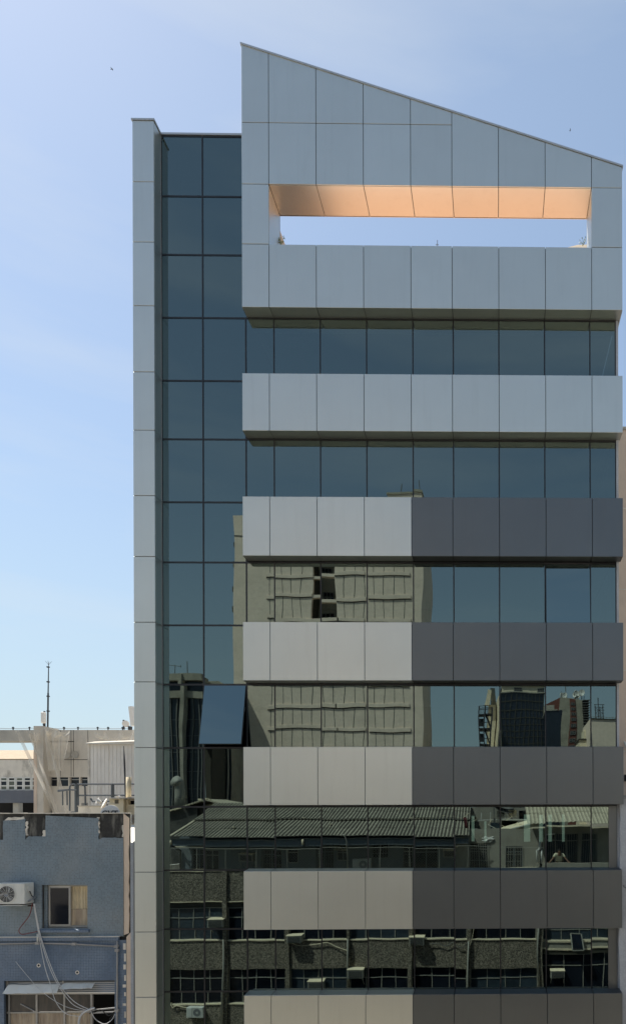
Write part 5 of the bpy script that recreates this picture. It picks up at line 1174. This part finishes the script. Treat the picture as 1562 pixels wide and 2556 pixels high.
# office slab at the right with fire stair
rt_ = thing('glass_block', 'near black glass office block with a cream penthouse, mirrored right of centre', 'building', (6,-62,0))
RY2 = -62.0; gx_ = lambda u, y=RY2: MX(u,1780,y); gz_ = lambda v, y=RY2: MZ(1300,v,y)
box('glass_wall', M['tglass'], rt_, gx_(1247), gx_(1358), RY2-.3, RY2, 0, gz_(1735)); box('parapet', M['veranda_white'], rt_, gx_(1246), gx_(1359), RY2-.4, RY2+.15, gz_(1735), gz_(1732.5))
P = [mir(1247,1800,RY2), mir(1229,1800,RY2-8)]
for (za, zb, m) in ((0, gz_(1738), 'veranda_white'),): MB().add([(P[0].x-.01,RY2,za),(P[0].x-.01,RY2,gz_(1735)),(P[0].x-1.0,RY2-14,gz_(1735)),(P[0].x-1.0,RY2-14,za)], [(0,1,2,3)]).build('side_wall', M['sill'], rt_, solid=.2)
box('penthouse', M['sill'], rt_, gx_(1252,RY2-2), gx_(1356,RY2-2), RY2-9, RY2-2, gz_(1735), gz_(1717,RY2-2)); box('penthouse_roof', M['veranda_white'], rt_, gx_(1250,RY2-2), gx_(1358,RY2-2), RY2-9.2, RY2-1.8, gz_(1717,RY2-2)+.002, gz_(1715,RY2-2))
for a, b in ((1275,1296),(1340,1357)): win_wall(rt_, gx_(a,RY2-2), gx_(b,RY2-2), gz_(1732,RY2-2), gz_(1723,RY2-2), RY2-1.96, 3, .5, 'tbar', 'win', .06)
for v in range(1752, 2000, 18): box('spandrel', M['lintel'], rt_, gx_(1247), gx_(1358), RY2+.001, RY2+.06, gz_(v+1.5), gz_(v))
for i in range(11): x = gx_(1250+i*10.6); box('mullion', M['lintel'], rt_, x-.03, x+.03, RY2+.002, RY2+.1, 0, gz_(1737))
box('glass_wall', M['tglass'], rt_, gx_(1360,-58), gx_(1401,-58), -62, -58, 0, gz_(1774,-58)); box('parapet', M['veranda_white'], rt_, gx_(1359.5,-58), gx_(1392,-58), -62, -57.9, gz_(1774,-58), gz_(1771,-58))
box('plant_room', M['veranda_white'], rt_, gx_(1360,-60), gx_(1386,-60), -61.9, -60, gz_(1772,-60), gz_(1758,-60))
fe = thing('fire_escape', 'dark steel fire escape stair rising against the sky beside the near black block', 'stair', tuple(mir(1212,1870,-61)))
SY2 = -60.0; sp = lambda u, v, y=SY2: mir(u, v, y)
for u in (1197.5,1211,1227): MB().bar(sp(u,1762 if u < 1220 else 1768), Vector((sp(u,1762).x,SY2,1.0)), .14).build('post', M['dark_metal'], fe)
for i, v in enumerate(range(1784, 2060, 33)):
    P, Q = sp(1197,v), sp(1228,v); box('landing', M['dark_metal'], fe, P.x, Q.x, SY2-1.6, SY2, P.z-.12, P.z)
    MB().bar(sp(1198,v-12,SY2-.1), sp(1227,v-12,SY2-.1), .06).build('guard_rail', M['dark_metal'], fe)
    MB().bar(sp(1212,v,SY2-.8), sp(1226,v+32,SY2-.8), .9, .12).build('stair_flight', M['dark_metal'], fe)
    box('side_screen', M['dark_metal'], fe, sp(1198,v).x, sp(1209,v).x, SY2-1.5, SY2-1.45, sp(1,v+26).z, sp(1,v+8).z)
for u in range(1198,1229,3): MB().bar(sp(u,1767), sp(u,1784), .035).build('baluster', M['dark_metal'], fe)
MB().bar(sp(1197,1762), sp(1222,1762), .06).bar(sp(1197,1768), sp(1228,1768), .06).build('guard_rail', M['dark_metal'], fe)
sr = thing('stair_roof', 'pale stair head leaning behind the fire escape', 'roof', tuple(mir(1220,1760,-66)))
box('wall', M['sill'], sr, mir(1213,1,-66).x, mir(1231,1,-66).x, -69, -66, H, mir(1,1760,-66).z); MB().bar(mir(1214,1762,-65.5), mir(1222,1722,-65.5), .5).build('brace', M['sill'], sr)
box('roof_box', M['tconc'], sr, mir(1219,1,-67).x, mir(1232,1,-67).x, -69, -67, mir(1,1760,-67).z, mir(1,1716,-67).z)
# grey tower with red strip and antennas
rd = thing('antenna_tower', 'grey concrete tower with a red window strip and clustered roof antennas', 'building', (12,-82,0))
RD = -80.0; dxx = lambda u: MX(u,1780,RD); dzz = lambda v: MZ(1430,v,RD)
MB().prism([(dxx(1395),0),(dxx(1467),0),(dxx(1467),dzz(1747)),(dxx(1440),dzz(1741)),(dxx(1395),dzz(1739))][::-1], RD-6, RD).build('wall', M['tconc'], rd)
MB().prism([(dxx(1366),0),(dxx(1395)-.01,0),(dxx(1395)-.01,dzz(1739)),(dxx(1366),dzz(1757))][::-1], RD-6, RD-.2).build('wall', M['brick'], rd)
box('strip', M['brick'], rd, dxx(1417), dxx(1432), RD+.001, RD+.08, 0, dzz(1742))
for v in range(1752, 1900, 15): win_wall(rd, dxx(1419), dxx(1430), dzz(v+8), dzz(v), RD+.12, 2, .5, 'tbar', 'win', .08)
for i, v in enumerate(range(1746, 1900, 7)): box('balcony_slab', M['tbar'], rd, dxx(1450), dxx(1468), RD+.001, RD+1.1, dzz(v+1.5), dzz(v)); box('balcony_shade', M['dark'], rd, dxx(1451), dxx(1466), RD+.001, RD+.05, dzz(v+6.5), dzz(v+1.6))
for uc, n in ((1402,5),(1436,8),(1451,3)):
    for k in range(n):
        u = uc+random.uniform(-6,6); a = mir(u,1742,RD-2); b = mir(u+random.uniform(-1,1),1742-random.uniform(8,22),RD-2); MB().tube([a,b], .05, 4).build('antenna_rod', M['tbar'], rd)
        if k % 2 == 0: MB().disc(a.lerp(b,.8), (random.uniform(-1,1),1,.1), .42, 12, .1).build('drum_dish', M['white_metal'], rd, solid=.05)
MB().tube([mir(1409,1742,RD-2), mir(1408,1712,RD-2)], .06, 4).build('antenna_rod', M['tbar'], rd)
cb = thing('cream_turret', 'cream stair turret in front of the grey antenna tower', 'building', tuple(mir(1455,1860,-55)))
p, q = mir(1440,1900,-55), mir(1470,1824,-55); box('wall', M['sill'], cb, p.x, q.x+.6, -58, -55, 0, q.z-.9); box('tank', M['sill'], cb, p.x+.5, q.x+.3, -57.5, -55.4, q.z-.901, q.z); box('cap', M['lintel'], cb, p.x-.1, q.x+.7, -58.1, -54.9, q.z-1.0, q.z-.85)
pw = thing('blank_wall', 'blank grey green gable wall with a thin roof rail at the right end of the glass', 'building', tuple(mir(1510,1870,-50)))
p, q = mir(1473,1900,-50), mir(1560,1795,-50); box('wall', M['tower'], pw, p.x, q.x, -58, -50, 0, q.z); box('coping', M['lintel'], pw, p.x, q.x, -50.3, -49.9, q.z+.001, q.z+.12)
for i in range(14): MB().tube([mir(1474+i*6,1794,-51), mir(1474+i*6,1788,-51)], .02, 4).build('rail_post', M['tbar'], pw)
MB().tube([mir(1473,1788,-51), mir(1560,1788,-51)], .02, 4).build('guard_rail', M['tbar'], pw)
MB().tube([mir(1474,1805,-49.95), mir(1477,1830,-49.95), mir(1480,1860,-49.95)], .08, 5).build('downpipe', M['lintel'], pw)
lt = thing('lattice_mast', 'steel lattice mast on the blank grey green gable wall', 'mast', tuple(mir(1500,1795,-54)))
LY = -54.0
for dy in (0, -1.6):
    for a, b in (((1490,1794),(1491,1758)),((1509,1794),(1509,1758)),((1498,1794),(1499,1742)),((1502,1794),(1502,1762))): MB().bar(mir(*a,LY+dy), mir(*b,LY+dy), .07).build('leg', M['dark_metal'], lt)
    for v in (1758,1764,1771,1778,1786): MB().bar(mir(1489,v,LY+dy), mir(1512,v-1,LY+dy), .05).build('cross_member', M['dark_metal'], lt)
    for v in (1764,1778): MB().bar(mir(1490,v,LY+dy), mir(1509,v+14,LY+dy), .04).build('brace', M['dark_metal'], lt); MB().bar(mir(1509,v,LY+dy), mir(1490,v+14,LY+dy), .04).build('brace', M['dark_metal'], lt)
